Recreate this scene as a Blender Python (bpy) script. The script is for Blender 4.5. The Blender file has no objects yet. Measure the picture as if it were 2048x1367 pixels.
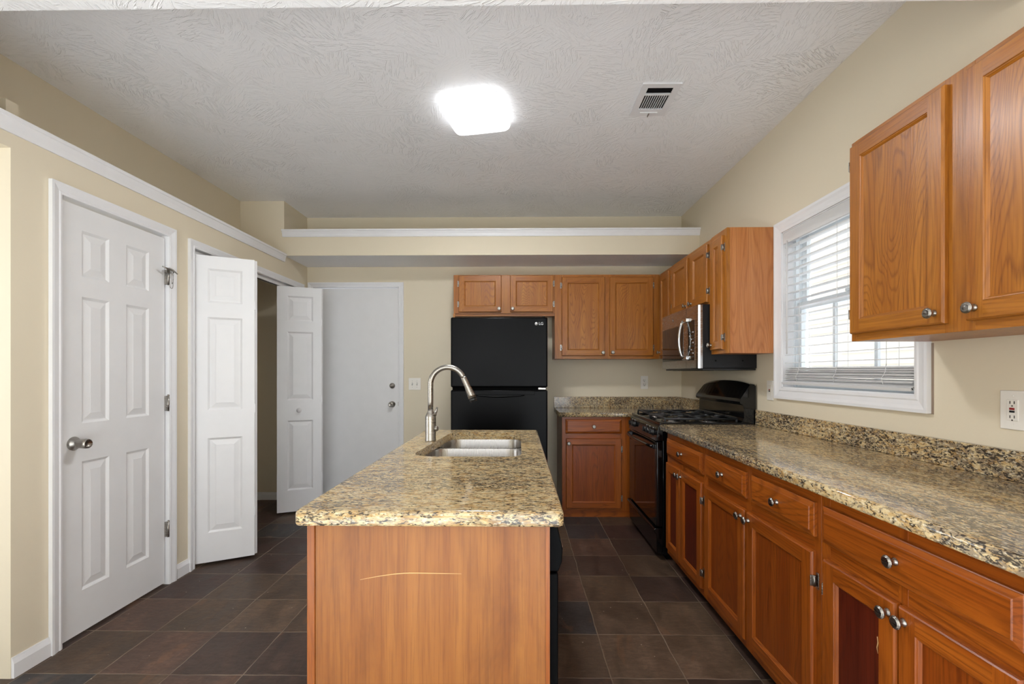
import bpy, bmesh, math, random
from mathutils import Vector, Matrix
random.seed(7)
SC = bpy.context.scene
C = SC.collection
PI = math.pi

# ------------------------------------------------------------------ camera, world, lights, exposure
cam_d = bpy.data.cameras.new('camera'); cam = bpy.data.objects.new('camera', cam_d); C.objects.link(cam)
cam.location = (0, 0, 1.262); cam.rotation_euler = (PI/2, 0, 0.0135)
cam_d.sensor_fit = 'HORIZONTAL'; cam_d.sensor_width = 36.0; cam_d.lens = 920/2048*36.0
cam_d.shift_y = 60.5/2048; cam_d.clip_start = 0.05
SC.camera = cam
SC.view_settings.view_transform = 'Standard'; SC.view_settings.look = 'None'
SC.view_settings.gamma = 1.0; SC.view_settings.use_curve_mapping = False
SC.view_settings.exposure = 0.68
SC.cycles.max_bounces = 10; SC.cycles.diffuse_bounces = 6; SC.cycles.glossy_bounces = 5
SC.cycles.transparent_max_bounces = 12
SC.cycles.sample_clamp_indirect = 6.0

W = bpy.data.worlds.new('sky'); SC.world = W; W.use_nodes = True
W.node_tree.nodes['Background'].inputs[0].default_value = (0.88, 0.94, 1.0, 1)
W.node_tree.nodes['Background'].inputs[1].default_value = 1.25

def area(name, loc, rot, sx, sy, power, col):
    d = bpy.data.lights.new(name, 'AREA'); d.shape = 'RECTANGLE'; d.size = sx; d.size_y = sy
    d.energy = power; d.color = col
    o = bpy.data.objects.new(name, d); C.objects.link(o); o.location = loc; o.rotation_euler = rot
    return o
def sun(name, rot, strength, col):
    d = bpy.data.lights.new(name, 'SUN'); d.energy = strength; d.color = col; d.angle = 0.02
    o = bpy.data.objects.new(name, d); C.objects.link(o); o.rotation_euler = rot; o.location = (0, -8, 6)
# low sun added behind the camera to bounce light off the pale floor
sun('sun', (math.radians(57), 0, math.radians(2)), 24.0, (0.85, 0.94, 1.0))
# added fill lamps standing in for daylight from unseen dining and hall openings
area('daylight_fill_dining', (-0.95, -3.42, 1.35), (PI/2+0.35, 0, 0), 1.5, 1.7, 18, (0.93, 0.97, 1.0))
area('daylight_fill_dining_door', (0.75, -3.42, 1.15), (PI/2+0.35, 0, 0), 1.3, 2.0, 18, (0.93, 0.97, 1.0))
area('daylight_fill_hall', (-4.42, 0.7, 1.4), (PI/2, 0, -PI/2), 1.2, 1.5, 26, (0.95, 0.98, 1.0))

# ------------------------------------------------------------------ node helpers
def new_mat(name):
    m = bpy.data.materials.new(name); m.use_nodes = True
    nt = m.node_tree; b = nt.nodes['Principled BSDF']
    return m, nt, b
def N(nt, t, **kw):
    n = nt.nodes.new(t)
    for k, v in kw.items():
        if k.startswith('i_'):
            n.inputs[k[2:].replace('_', ' ')].default_value = v
        else:
            setattr(n, k, v)
    return n
def L(nt, a, b): nt.links.new(a, b)
def ramp(nt, stops, interp='LINEAR'):
    r = nt.nodes.new('ShaderNodeValToRGB'); r.color_ramp.interpolation = interp
    e = r.color_ramp.elements
    while len(e) > 1: e.remove(e[-1])
    e[0].position = stops[0][0]; e[0].color = stops[0][1]
    for p, c in stops[1:]:
        x = e.new(p); x.color = c
    return r
def g(v): return (v, v, v, 1)
def srgb(r, gg, b):
    f = lambda c: (c/255/12.92) if c/255 <= 0.04045 else ((c/255+0.055)/1.055)**2.4
    return (f(r), f(gg), f(b), 1)
def mathn(nt, op, a=None, b=None, va=0.0, vb=0.0, clamp=False):
    n = nt.nodes.new('ShaderNodeMath'); n.operation = op; n.use_clamp = clamp
    n.inputs[0].default_value = va; n.inputs[1].default_value = vb
    if a is not None: L(nt, a, n.inputs[0])
    if b is not None: L(nt, b, n.inputs[1])
    return n.outputs[0]
def mixc(nt, fac, a, b, blend='MIX'):
    n = nt.nodes.new('ShaderNodeMix'); n.data_type = 'RGBA'; n.blend_type = blend
    if hasattr(fac, 'is_output'): L(nt, fac, n.inputs[0])
    else: n.inputs[0].default_value = fac
    for s, v in ((6, a), (7, b)):
        if hasattr(v, 'is_output'): L(nt, v, n.inputs[s])
        else: n.inputs[s].default_value = v
    return n.outputs[2]
def obj_coord(nt, randomise=True):
    tc = nt.nodes.new('ShaderNodeTexCoord')
    if not randomise: return tc.outputs['Object']
    oi = nt.nodes.new('ShaderNodeObjectInfo')
    wn = nt.nodes.new('ShaderNodeTexWhiteNoise'); wn.noise_dimensions = '1D'
    L(nt, oi.outputs['Random'], wn.inputs['W'])
    sc = nt.nodes.new('ShaderNodeVectorMath'); sc.operation = 'SCALE'; sc.inputs['Scale'].default_value = 30
    L(nt, wn.outputs['Color'], sc.inputs[0])
    ad = nt.nodes.new('ShaderNodeVectorMath'); ad.operation = 'ADD'
    L(nt, tc.outputs['Object'], ad.inputs[0]); L(nt, sc.outputs[0], ad.inputs[1])
    return ad.outputs[0]
def world_coord(nt):
    return nt.nodes.new('ShaderNodeNewGeometry').outputs['Position']
def mapped(nt, src, scale=(1, 1, 1), loc=(0, 0, 0)):
    mp = nt.nodes.new('ShaderNodeMapping'); mp.inputs['Scale'].default_value = scale
    mp.inputs['Location'].default_value = loc; L(nt, src, mp.inputs['Vector'])
    return mp.outputs[0]
def noise(nt, vec, scale, detail=3, rough=0.5, dist=0.0):
    n = nt.nodes.new('ShaderNodeTexNoise'); n.inputs['Scale'].default_value = scale
    n.inputs['Detail'].default_value = detail; n.inputs['Roughness'].default_value = rough
    n.inputs['Distortion'].default_value = dist; L(nt, vec, n.inputs['Vector'])
    return n.outputs['Fac']
def bump(nt, b, h, strength, dist):
    n = nt.nodes.new('ShaderNodeBump'); n.inputs['Strength'].default_value = strength
    n.inputs['Distance'].default_value = dist; L(nt, h, n.inputs['Height']); L(nt, n.outputs[0], b.inputs['Normal'])

def plain(name, col, rough=0.5, metal=0.0, spec=0.5, coat=0.0):
    m, nt, b = new_mat(name)
    # a faint mottling keeps large surfaces from looking like plastic
    n = noise(nt, obj_coord(nt), 9, 3)
    r = ramp(nt, [(0.3, tuple(c*0.97 for c in col[:3])+(1,)), (0.7, col)]); L(nt, n, r.inputs[0])
    L(nt, r.outputs[0], b.inputs['Base Color'])
    b.inputs['Roughness'].default_value = rough; b.inputs['Metallic'].default_value = metal
    b.inputs['Specular IOR Level'].default_value = spec; b.inputs['Coat Weight'].default_value = coat
    b.inputs['Coat Roughness'].default_value = 0.08
    return m

def oak(name, light, mid, dark, axis='z', figure=1.0, rough=0.34, rings=52.0, blotch=0.0, st=0.10, wav=0.1):
    m, nt, b = new_mat(name)
    co = obj_coord(nt)
    sc = {'z': ((1, 1, st), (170, 170, 5.0), (26, 26, 0.9)),
          'x': ((st, 1, 1), (5.0, 170, 170), (0.9, 26, 26)),
          'y': ((1, st, 1), (170, 5.0, 170), (26, 0.9, 26))}[axis]
    fib = noise(nt, mapped(nt, co, sc[1]), 1.0, 3, 0.6)
    field = noise(nt, mapped(nt, co, sc[0]), 3.4, 2, 0.4, wav)
    jit = mathn(nt, 'MULTIPLY', mathn(nt, 'SUBTRACT', fib, None, vb=0.5), None, vb=0.55)
    ring = mathn(nt, 'FRACT', mathn(nt, 'ADD', mathn(nt, 'MULTIPLY', field, None, vb=rings), jit))
    rr = ramp(nt, [(0.0, g(0.5)), (0.10, g(0.0)), (0.66, g(0.10)), (0.90, g(1.0)), (1.0, g(0.5))]); L(nt, ring, rr.inputs[0])
    fr = ramp(nt, [(0.46, g(0.0)), (0.66, g(1.0))]); L(nt, fib, fr.inputs[0])
    band = noise(nt, mapped(nt, co, sc[2]), 1.0, 2)
    br = ramp(nt, [(0.3, light), (0.7, mid)]); L(nt, band, br.inputs[0])
    f1 = mathn(nt, 'MULTIPLY', rr.outputs[0], None, vb=0.60*figure)
    c1 = mixc(nt, f1, br.outputs[0], dark)
    f2 = mathn(nt, 'MULTIPLY', fr.outputs[0], None, vb=0.38)
    c2 = mixc(nt, f2, c1, dark)
    if blotch:
        bn = noise(nt, mapped(nt, co, (5, 5, 1.6)), 1.0, 5, 0.65, 0.5)
        bb = ramp(nt, [(0.46, g(0.0)), (0.70, g(blotch))]); L(nt, bn, bb.inputs[0])
        c2 = mixc(nt, bb.outputs[0], c2, dark)
    L(nt, c2, b.inputs['Base Color'])
    b.inputs['Roughness'].default_value = rough
    b.inputs['Specular IOR Level'].default_value = 0.4
    b.inputs['Coat Weight'].default_value = 0.05; b.inputs['Coat Roughness'].default_value = 0.2
    bump(nt, b, fr.outputs[0], 0.06, 0.002)
    return m

def granite(name, stretch, grey=0.5, off=0.0):
    m, nt, b = new_mat(name)
    co = obj_coord(nt, False)
    v = mapped(nt, co, stretch)
    n1 = noise(nt, v, 34, 4, 0.6, 0.4)
    base = ramp(nt, [(0.30, srgb(146, 114, 72)), (0.44, srgb(190, 158, 108)), (0.56, srgb(208, 188, 146)), (0.70, srgb(178, 142, 92))])
    L(nt, n1, base.inputs[0])
    big = noise(nt, v, 5, 2)
    n2 = noise(nt, mapped(nt, v, (1, 1, 1), (7, 3, 1)), 70, 4, 0.6, 0.8)
    n2b = mathn(nt, 'ADD', n2, mathn(nt, 'MULTIPLY', mathn(nt, 'SUBTRACT', big, None, vb=0.5), None, vb=0.25))
    gm = ramp(nt, [(0.50-off, g(0)), (0.57-off, g(1))]); L(nt, n2b, gm.inputs[0])
    c1 = mixc(nt, mathn(nt, 'MULTIPLY', gm.outputs[0], None, vb=grey), base.outputs[0], srgb(116, 104, 92))
    n3 = noise(nt, mapped(nt, v, (1, 1, 1), (1, 9, 4)), 112, 4, 0.6, 1.0)
    n3b = mathn(nt, 'ADD', n3, mathn(nt, 'MULTIPLY', mathn(nt, 'SUBTRACT', big, None, vb=0.5), None, vb=0.22))
    km = ramp(nt, [(0.545-off, g(0)), (0.585-off, g(1))]); L(nt, n3b, km.inputs[0])
    c2 = mixc(nt, mathn(nt, 'MULTIPLY', km.outputs[0], None, vb=0.92), c1, srgb(40, 36, 35))
    n4 = noise(nt, mapped(nt, v, (1, 1, 1), (3, 5, 8)), 150, 2, 0.5)
    wm = ramp(nt, [(0.58, g(0)), (0.68, g(1))]); L(nt, n4, wm.inputs[0])
    c3 = mixc(nt, mathn(nt, 'MULTIPLY', wm.outputs[0], None, vb=0.55), c2, srgb(228, 216, 190))
    L(nt, c3, b.inputs['Base Color'])
    b.inputs['Roughness'].default_value = 0.10; b.inputs['Specular IOR Level'].default_value = 0.5
    return m

def slate_floor():
    m, nt, b = new_mat('slate_tile')
    p = world_coord(nt)
    sx = nt.nodes.new('ShaderNodeSeparateXYZ'); L(nt, p, sx.inputs[0])
    PX, PY = 0.3065, 0.3185
    wob = noise(nt, p, 7, 2)
    wobc = mathn(nt, 'MULTIPLY', mathn(nt, 'SUBTRACT', wob, None, vb=0.5), None, vb=0.012)
    def cell(out, off, pitch):
        q = mathn(nt, 'DIVIDE', mathn(nt, 'ADD', mathn(nt, 'SUBTRACT', out, None, vb=off), wobc), None, vb=pitch)
        return q, mathn(nt, 'FLOOR', q), mathn(nt, 'FRACT', q)
    qx, ix, fx = cell(sx.outputs[0], 0.382, PX)
    qy, iy, fy = cell(sx.outputs[1], 1.903, PY)
    def edge(f, pitch):
        d = mathn(nt, 'MINIMUM', f, mathn(nt, 'SUBTRACT', None, f, va=1.0))
        return mathn(nt, 'MULTIPLY', d, None, vb=pitch)
    d = mathn(nt, 'MINIMUM', edge(fx, PX), edge(fy, PY))
    gr = ramp(nt, [(0.0, g(1)), (0.0022, g(1)), (0.0038, g(0))]); L(nt, d, gr.inputs[0])
    cv = nt.nodes.new('ShaderNodeCombineXYZ'); L(nt, ix, cv.inputs[0]); L(nt, iy, cv.inputs[1])
    wn = nt.nodes.new('ShaderNodeTexWhiteNoise'); wn.noise_dimensions = '3D'; L(nt, cv.outputs[0], wn.inputs['Vector'])
    tile = ramp(nt, [(0.0, srgb(72, 56, 48)), (0.22, srgb(86, 68, 54)), (0.42, srgb(70, 52, 46)), (0.58, srgb(98, 78, 62)),
                     (0.74, srgb(62, 58, 57)), (0.84, srgb(90, 68, 57)), (1.0, srgb(56, 54, 56))], 'CONSTANT')
    L(nt, wn.outputs['Value'], tile.inputs[0])
    sh = nt.nodes.new('ShaderNodeVectorMath'); sh.operation = 'MULTIPLY_ADD'
    L(nt, wn.outputs['Color'], sh.inputs[0]); sh.inputs[1].default_value = (9, 9, 9); L(nt, p, sh.inputs[2])
    cl = noise(nt, mapped(nt, sh.outputs[0], (9, 4, 4)), 1.0, 6, 0.65, 0.6)
    cr = ramp(nt, [(0.25, g(0.42)), (0.5, g(0.78)), (0.75, g(1.3))]); L(nt, cl, cr.inputs[0])
    cf = noise(nt, mapped(nt, sh.outputs[0], (22, 60, 20)), 1.0, 5, 0.7, 0.8)
    cfr = ramp(nt, [(0.30, g(0.70)), (0.5, g(1.0)), (0.70, g(1.35))]); L(nt, cf, cfr.inputs[0])
    c1 = mixc(nt, 1.0, mixc(nt, 1.0, tile.outputs[0], cr.outputs[0], 'MULTIPLY'), cfr.outputs[0], 'MULTIPLY')
    ru = noise(nt, mapped(nt, sh.outputs[0], (6, 2.5, 4)), 1.0, 4, 0.6, 0.5)
    rm = ramp(nt, [(0.60, g(0)), (0.72, g(0.55))]); L(nt, ru, rm.inputs[0])
    c2 = mixc(nt, rm.outputs[0], c1, srgb(122, 84, 56))
    vo = nt.nodes.new('ShaderNodeTexVoronoi'); vo.inputs['Scale'].default_value = 11; L(nt, p, vo.inputs['Vector'])
    dm = ramp(nt, [(0.0, g(1)), (0.026, g(1)), (0.04, g(0))]); L(nt, vo.outputs['Distance'], dm.inputs[0])
    c3 = mixc(nt, mathn(nt, 'MULTIPLY', dm.outputs[0], None, vb=0.75), c2, srgb(190, 180, 165))
    gv = noise(nt, p, 5, 3)
    gvr = ramp(nt, [(0.35, g(0.25)), (0.65, g(0.85))]); L(nt, gv, gvr.inputs[0])
    gm = mathn(nt, 'MULTIPLY', gr.outputs[0], gvr.outputs[0])
    c4 = mixc(nt, gm, c3, srgb(150, 132, 112))
    L(nt, c4, b.inputs['Base Color'])
    rr = ramp(nt, [(0.3, g(0.36)), (0.7, g(0.56))]); L(nt, cl, rr.inputs[0]); L(nt, rr.outputs[0], b.inputs['Roughness'])
    b.inputs['Specular IOR Level'].default_value = 0.32
    h = mathn(nt, 'SUBTRACT', mathn(nt, 'ADD', mathn(nt, 'MULTIPLY', cl, None, vb=0.6), mathn(nt, 'MULTIPLY', cf, None, vb=0.25)), mathn(nt, 'MULTIPLY', gr.outputs[0], None, vb=0.4))
    bump(nt, b, h, 0.5, 0.008)
    return m

def stomp_ceiling(name='textured_ceiling_paint'):
    m, nt, b = new_mat(name)
    p = world_coord(nt)
    dn = nt.nodes.new('ShaderNodeTexNoise'); dn.inputs['Scale'].default_value = 2.2; L(nt, p, dn.inputs['Vector'])
    ma = nt.nodes.new('ShaderNodeVectorMath'); ma.operation = 'MULTIPLY_ADD'
    L(nt, dn.outputs['Color'], ma.inputs[0]); ma.inputs[1].default_value = (0.18, 0.18, 0.0); L(nt, p, ma.inputs[2])
    vo = nt.nodes.new('ShaderNodeTexVoronoi'); vo.inputs['Scale'].default_value = 7; L(nt, ma.outputs[0], vo.inputs['Vector'])
    sp = nt.nodes.new('ShaderNodeSeparateColor'); L(nt, vo.outputs['Color'], sp.inputs[0])
    vr = nt.nodes.new('ShaderNodeVectorRotate'); vr.rotation_type = 'Z_AXIS'
    L(nt, p, vr.inputs['Vector']); L(nt, mathn(nt, 'MULTIPLY', sp.outputs[0], None, vb=6.28), vr.inputs['Angle'])
    st = noise(nt, mapped(nt, vr.outputs[0], (95, 15, 40)), 1.0, 3, 0.55, 0.5)
    r = ramp(nt, [(0.50, g(0)), (0.60, g(1))]); L(nt, st, r.inputs[0])
    fine = noise(nt, p, 120, 2)
    h = mathn(nt, 'ADD', mathn(nt, 'MULTIPLY', r.outputs[0], mathn(nt, 'ADD', sp.outputs[1], None, vb=0.25)), mathn(nt, 'MULTIPLY', fine, None, vb=0.25))
    b.inputs['Base Color'].default_value = srgb(244, 244, 246)
    b.inputs['Roughness'].default_value = 0.6; b.inputs['Specular IOR Level'].default_value = 0.3
    big = ramp(nt, [(0.35, g(0.5)), (0.65, g(1))]); L(nt, noise(nt, p, 1.1, 2), big.inputs[0])
    bump(nt, b, mathn(nt, 'MULTIPLY', h, big.outputs[0]), 0.7, 0.0045)
    return m

def wall_paint(name, col):
    m, nt, b = new_mat(name)
    p = world_coord(nt)
    n = noise(nt, p, 1.3, 3)
    r = ramp(nt, [(0.3, tuple(c*0.975 for c in col[:3])+(1,)), (0.7, col)]); L(nt, n, r.inputs[0])
    L(nt, r.outputs[0], b.inputs['Base Color'])
    b.inputs['Roughness'].default_value = 0.55; b.inputs['Specular IOR Level'].default_value = 0.3
    bump(nt, b, noise(nt, p, 160, 2), 0.08, 0.002)
    return m

def brushed(name, col, rough=0.28, axis=(1, 1, 60), spec=0.5):
    m, nt, b = new_mat(name)
    n = noise(nt, mapped(nt, obj_coord(nt), axis), 6, 3)
    r = ramp(nt, [(0.3, tuple(c*0.86 for c in col[:3])+(1,)), (0.7, col)]); L(nt, n, r.inputs[0])
    L(nt, r.outputs[0], b.inputs['Base Color'])
    b.inputs['Metallic'].default_value = 1.0
    rr = ramp(nt, [(0.3, g(rough*0.8)), (0.7, g(rough*1.2))]); L(nt, n, rr.inputs[0]); L(nt, rr.outputs[0], b.inputs['Roughness'])
    return m

M = {}
M['wall'] = wall_paint('beige_wall_paint', srgb(222, 211, 188))
M['ceiling'] = stomp_ceiling()
M['floor'] = slate_floor()
M['bounce_floor'] = plain('pale_bounce_floor', srgb(214, 214, 216), 0.9, spec=0.1)  # invented pale dining floor, reflects the sun up to the ceiling
M['white'] = plain('white_trim_paint', srgb(232, 232, 234), 0.32)
M['door_white'] = plain('white_door_paint', srgb(228, 228, 229), 0.38)
M['plate'] = plain('white_plastic', srgb(236, 232, 224), 0.3)
M['slot'] = plain('dark_slot', srgb(60, 54, 50), 0.6)
M['red'] = plain('red_button', srgb(150, 36, 36), 0.4)
M['blackplastic'] = plain('black_plastic', srgb(18, 18, 19), 0.35)
M['void'] = plain('black_void', srgb(9, 9, 9), 0.9, spec=0.1)
# upper cabinets: golden honey oak; base cabinets: redder
UL, UM, UD = srgb(170, 108, 38), srgb(152, 89, 26), srgb(98, 49, 12)
BL_, BM, BD = srgb(166, 88, 24), srgb(146, 71, 15), srgb(82, 33, 6)
M['up_v'] = oak('honey_oak_upright', UL, UM, UD, 'z', 0.45)
M['up_h'] = oak('honey_oak_level', UL, UM, UD, 'x', 0.45)
M['up_p'] = oak('honey_oak_veneer', srgb(174, 111, 40), srgb(157, 94, 29), srgb(98, 49, 13), 'z', 0.85, rings=60, st=0.2, wav=0.7)
M['end_sheen'] = oak('honey_oak_end_sheen', srgb(196, 132, 78), srgb(182, 114, 60), srgb(142, 78, 38), 'z', 0.7, rings=44)  # paler oak: window glare painted into the end panel colour
M['ba_v'] = oak('red_oak_upright', BL_, BM, BD, 'z', 0.45)
M['ba_h'] = oak('red_oak_level', BL_, BM, BD, 'x', 0.85, rings=44)
M['ba_p'] = oak('red_oak_veneer', srgb(148, 73, 18), srgb(128, 56, 11), srgb(74, 29, 6), 'z', 0.6, rings=60)
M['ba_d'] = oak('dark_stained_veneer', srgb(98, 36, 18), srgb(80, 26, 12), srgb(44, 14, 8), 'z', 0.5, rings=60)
M['maple'] = oak('island_birch_veneer', srgb(158, 100, 40), srgb(142, 84, 29), srgb(98, 50, 14), 'z', 0.25, 0.42, rings=10, blotch=0.6)
M['strip'] = oak('amber_edge_strip', srgb(158, 90, 28), srgb(140, 74, 20), srgb(92, 44, 10), 'z', 0.4)
M['kick'] = plain('black_toe_kick', srgb(20, 16, 14), 0.7)
M['granite_i'] = granite('island_granite', (0.55, 1.35, 1.7), 0.48, 0.012)
M['granite_r'] = granite('counter_granite', (1.15, 0.5, 1.1), 0.72, 0.026)
M['nickel'] = brushed('brushed_nickel', srgb(168, 164, 158), 0.3)
M['steel'] = brushed('stainless_steel', srgb(196, 194, 192), 0.24, (2, 2, 90))
M['steel_sink'] = brushed('sink_steel', srgb(172, 168, 164), 0.3, (60, 2, 2))
M['chrome'] = brushed('chrome', srgb(215, 215, 215), 0.1)
M['blk_gloss'] = plain('black_enamel', srgb(10, 10, 11), 0.10, spec=0.5)
M['blk_glass'] = plain('black_glass', srgb(8, 8, 8), 0.03, spec=0.6)
M['blk_matte'] = plain('black_steel', srgb(20, 21, 24), 0.42, spec=0.35)
M['iron'] = plain('cast_iron', srgb(34, 35, 37), 0.5)
M['fridge'] = plain('black_fridge_steel', srgb(12, 12, 13), 0.26, spec=0.07)
M['dw_black'] = plain('dishwasher_black', srgb(6, 6, 7), 0.5, spec=0.05)
M['logo'] = plain('silver_print', srgb(205, 205, 208), 0.3, 0.4)
def blind_mat():
    m, nt, b = new_mat('white_blind_vinyl'); out = nt.nodes['Material Output']
    b.inputs['Base Color'].default_value = srgb(242, 242, 242); b.inputs['Roughness'].default_value = 0.4
    t = N(nt, 'ShaderNodeBsdfTranslucent'); t.inputs['Color'].default_value = srgb(245, 245, 246)
    mx = N(nt, 'ShaderNodeMixShader'); mx.inputs[0].default_value = 0.3
    L(nt, b.outputs[0], mx.inputs[1]); L(nt, t.outputs[0], mx.inputs[2]); L(nt, mx.outputs[0], out.inputs['Surface'])
    return m
M['blind'] = blind_mat()
M['bluewhite'] = plain('vinyl_sash', srgb(226, 232, 236), 0.4)
M['brownpatch'] = plain('old_brown_paint', srgb(150, 132, 116), 0.7)
M['siding'] = plain('cream_siding', srgb(226, 218, 204), 0.7)
def glass():
    m, nt, b = new_mat('window_glass')
    b.inputs['Base Color'].default_value = (1, 1, 1, 1); b.inputs['Roughness'].default_value = 0.0
    b.inputs['IOR'].default_value = 1.45
    out = nt.nodes['Material Output']
    tr = N(nt, 'ShaderNodeBsdfTransparent'); gl = N(nt, 'ShaderNodeBsdfGlossy'); gl.inputs['Roughness'].default_value = 0.02
    mx = N(nt, 'ShaderNodeMixShader'); mx.inputs[0].default_value = 0.06
    L(nt, tr.outputs[0], mx.inputs[1]); L(nt, gl.outputs[0], mx.inputs[2])
    L(nt, mx.outputs[0], out.inputs['Surface'])
    return m
M['glass'] = glass()
def lit():
    m, nt, b = new_mat('lit_diffuser')
    b.inputs['Base Color'].default_value = (0.9, 0.9, 0.9, 1)
    b.inputs['Emission Color'].default_value = (0.96, 0.98, 1.0, 1); b.inputs['Emission Strength'].default_value = 2.4
    return m
M['lit'] = lit()

# ------------------------------------------------------------------ mesh builder
class MB:
    def __init__(s): s.bm = bmesh.new(); s.mats = []
    def mi(s, m):
        if m not in s.mats: s.mats.append(m)
        return s.mats.index(m)
    def box(s, x0, x1, y0, y1, z0, z1, m, bev=0.0, seg=2):
        i = s.mi(m); b = s.bm
        v = [b.verts.new((x, y, z)) for z in (z0, z1) for y in (y0, y1) for x in (x0, x1)]
        q = [(0, 2, 3, 1), (4, 5, 7, 6), (0, 1, 5, 4), (2, 6, 7, 3), (0, 4, 6, 2), (1, 3, 7, 5)]
        fs = [b.faces.new([v[k] for k in f]) for f in q]
        for f in fs: f.material_index = i
        if bev > 0:
            es = {e for f in fs for e in f.edges}
            r = bmesh.ops.bevel(b, geom=list(es), offset=bev, segments=seg, profile=0.5, affect='EDGES', clamp_overlap=True, material=i)
            for f in r['faces']: f.smooth = True
        return s
    def quad(s, pts, m, smooth=False):
        f = s.bm.faces.new([s.bm.verts.new(p) for p in pts]); f.material_index = s.mi(m); f.smooth = smooth
        return s
    def prism(s, pts, axis, a, b_, m, bev=0.0, seg=2, smooth=False):
        """polygon pts in the two other axes (order x,y,z without axis), extruded along axis from a to b_"""
        i = s.mi(m); ax = 'xyz'.index(axis)
        def P(p, t):
            l = list(p); l.insert(ax, t); return tuple(l)
        A = [s.bm.verts.new(P(p, a)) for p in pts]; B = [s.bm.verts.new(P(p, b_)) for p in pts]
        fs = [s.bm.faces.new(A), s.bm.faces.new(B[::-1])]
        n = len(pts)
        for k in range(n):
            f = s.bm.faces.new((A[k], B[k], B[(k+1) % n], A[(k+1) % n])); f.smooth = smooth; fs.append(f)
        for f in fs: f.material_index = i
        bmesh.ops.recalc_face_normals(s.bm, faces=fs)
        if bev > 0:
            es = {e for f in fs for e in f.edges}
            r = bmesh.ops.bevel(s.bm, geom=list(es), offset=bev, segments=seg, profile=0.5, affect='EDGES', clamp_overlap=True, material=i)
            for f in r['faces']: f.smooth = True
        return s
    def loft(s, rings, m, cap0=True, cap1=True, smooth=True, closed=True):
        i = s.mi(m)
        R = [[s.bm.verts.new(p) for p in r] for r in rings]
        fs = []
        n = len(R[0])
        for a, b in zip(R, R[1:]):
            for k in range(n if closed else n-1):
                f = s.bm.faces.new((a[k], a[(k+1) % n], b[(k+1) % n], b[k])); f.smooth = smooth; fs.append(f)
        if cap0: fs.append(s.bm.faces.new(R[0][::-1]))
        if cap1: fs.append(s.bm.faces.new(R[-1]))
        for f in fs: f.material_index = i
        bmesh.ops.recalc_face_normals(s.bm, faces=fs)
        return s
    def lathe(s, prof, c, d, m, seg=20):
        """prof: list of (radius, distance along d)"""
        d = Vector(d).normalized(); u = d.orthogonal().normalized(); w = d.cross(u); c = Vector(c)
        rings = []
        for r, h in prof:
            rings.append([c + d*h + (u*math.cos(2*PI*k/seg) + w*math.sin(2*PI*k/seg))*max(r, 1e-4) for k in range(seg)])
        return s.loft(rings, m)
    def tube(s, pts, r, m, seg=12):
        pts = [Vector(p) for p in pts]; n = len(pts)
        rs = r if isinstance(r, (list, tuple)) else [r]*n
        rings = []; u = None
        for k, p in enumerate(pts):
            t = (pts[min(k+1, n-1)] - pts[max(k-1, 0)]).normalized()
            if u is None: u = t.orthogonal().normalized()
            else:
                u = (u - t*u.dot(t)).normalized()
            w = t.cross(u)
            rings.append([p + (u*math.cos(2*PI*j/seg) + w*math.sin(2*PI*j/seg))*rs[k] for j in range(seg)])
        return s.loft(rings, m)
    def build(s, name, parent=None, loc=None):
        me = bpy.data.meshes.new(name); s.bm.to_mesh(me); s.bm.free()
        for m in s.mats: me.materials.append(m)
        o = bpy.data.objects.new(name, me); C.objects.link(o)
        if parent is not None: o.parent = parent
        if loc: o.location = loc
        return o

def thing(name, label, cat, loc=(0, 0, 0), rz=0.0, group=None, kind=None):
    o = bpy.data.objects.new(name, None); C.objects.link(o); o.empty_display_size = 0.1
    o.location = loc; o.rotation_euler = (0, 0, rz)
    tag(o, label, cat, group, kind); return o
def tag(o, label=None, cat=None, group=None, kind=None):
    if label: o['label'] = label
    if cat: o['category'] = cat
    if group: o['group'] = group
    if kind: o['kind'] = kind
    return o
def struct(name, mb, label=None):
    o = mb.build(name); o['kind'] = 'structure'
    if label: o['label'] = label
    return o

# ------------------------------------------------------------------ the room
XL, XR, YB, ZC = -2.09, 1.60, 4.53, 2.79
ZL = 2.44           # ceiling of the dining room the camera stands in
YH = 1.478          # where the kitchen ceiling steps up
b = MB(); b.box(-4.6, 1.74, 1.25, 4.65, -0.1, 0, M['floor']); struct('floor', b)
b = MB(); b.box(-4.6, 1.74, -3.6, 1.25, -0.1, 0, M['bounce_floor']); struct('floor', b)
b = MB(); b.box(-2.62, 1.74, YH-0.1, 4.65, ZC, ZC+0.1, M['ceiling']); struct('ceiling', b)
b = MB(); b.box(-4.6, 1.74, -3.6, YH, ZL, ZL+0.12, M['ceiling'])
b.box(-4.6, 1.74, YH-0.12, YH, ZL+0.12, ZC+0.1, M['ceiling']); b.box(-4.6, -2.62, YH, 2.02, ZL, ZL+0.12, M['ceiling'])
struct('ceiling', b)
# left wall, with a hall opening, a pantry door opening and a closet opening; ledge on top
b = MB(); w = M['wall']
XLb = XL-0.115
for y0, y1, z0, z1 in ((1.866, 2.055, 0, 2.31), (2.055, 2.73, 2.085, 2.31), (2.73, 2.915, 0, 2.31), (2.915, 4.40, 2.075, 2.31),
                       (4.40, YB, 0, 2.31), (YH, 1.866, 2.186, 2.31), (0.35, YH, 2.186, 2.44), (-3.6, 0.35, 0, 2.44)):
    b.box(XLb, XL, y0, y1, z0, z1, w)
b.box(XLb, XL, 1.866, 2.03, 2.31, 2.312, w)
b.box(-2.5, XLb, YH, 4.08, 2.25, 2.31, w); b.box(-2.62, XL, YH-0.1, YH, 2.25, ZL, w)  # last box is unseen, added to stop light leaking from the hall
b.box(-2.62, -2.485, YH, 4.2, 2.25, ZC, w)                 # recessed wall above the ledge
b.box(-2.5, XL, 4.08, YB, 2.31, ZC, w)                     # boxed corner column
struct('wall_left', b)
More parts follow.
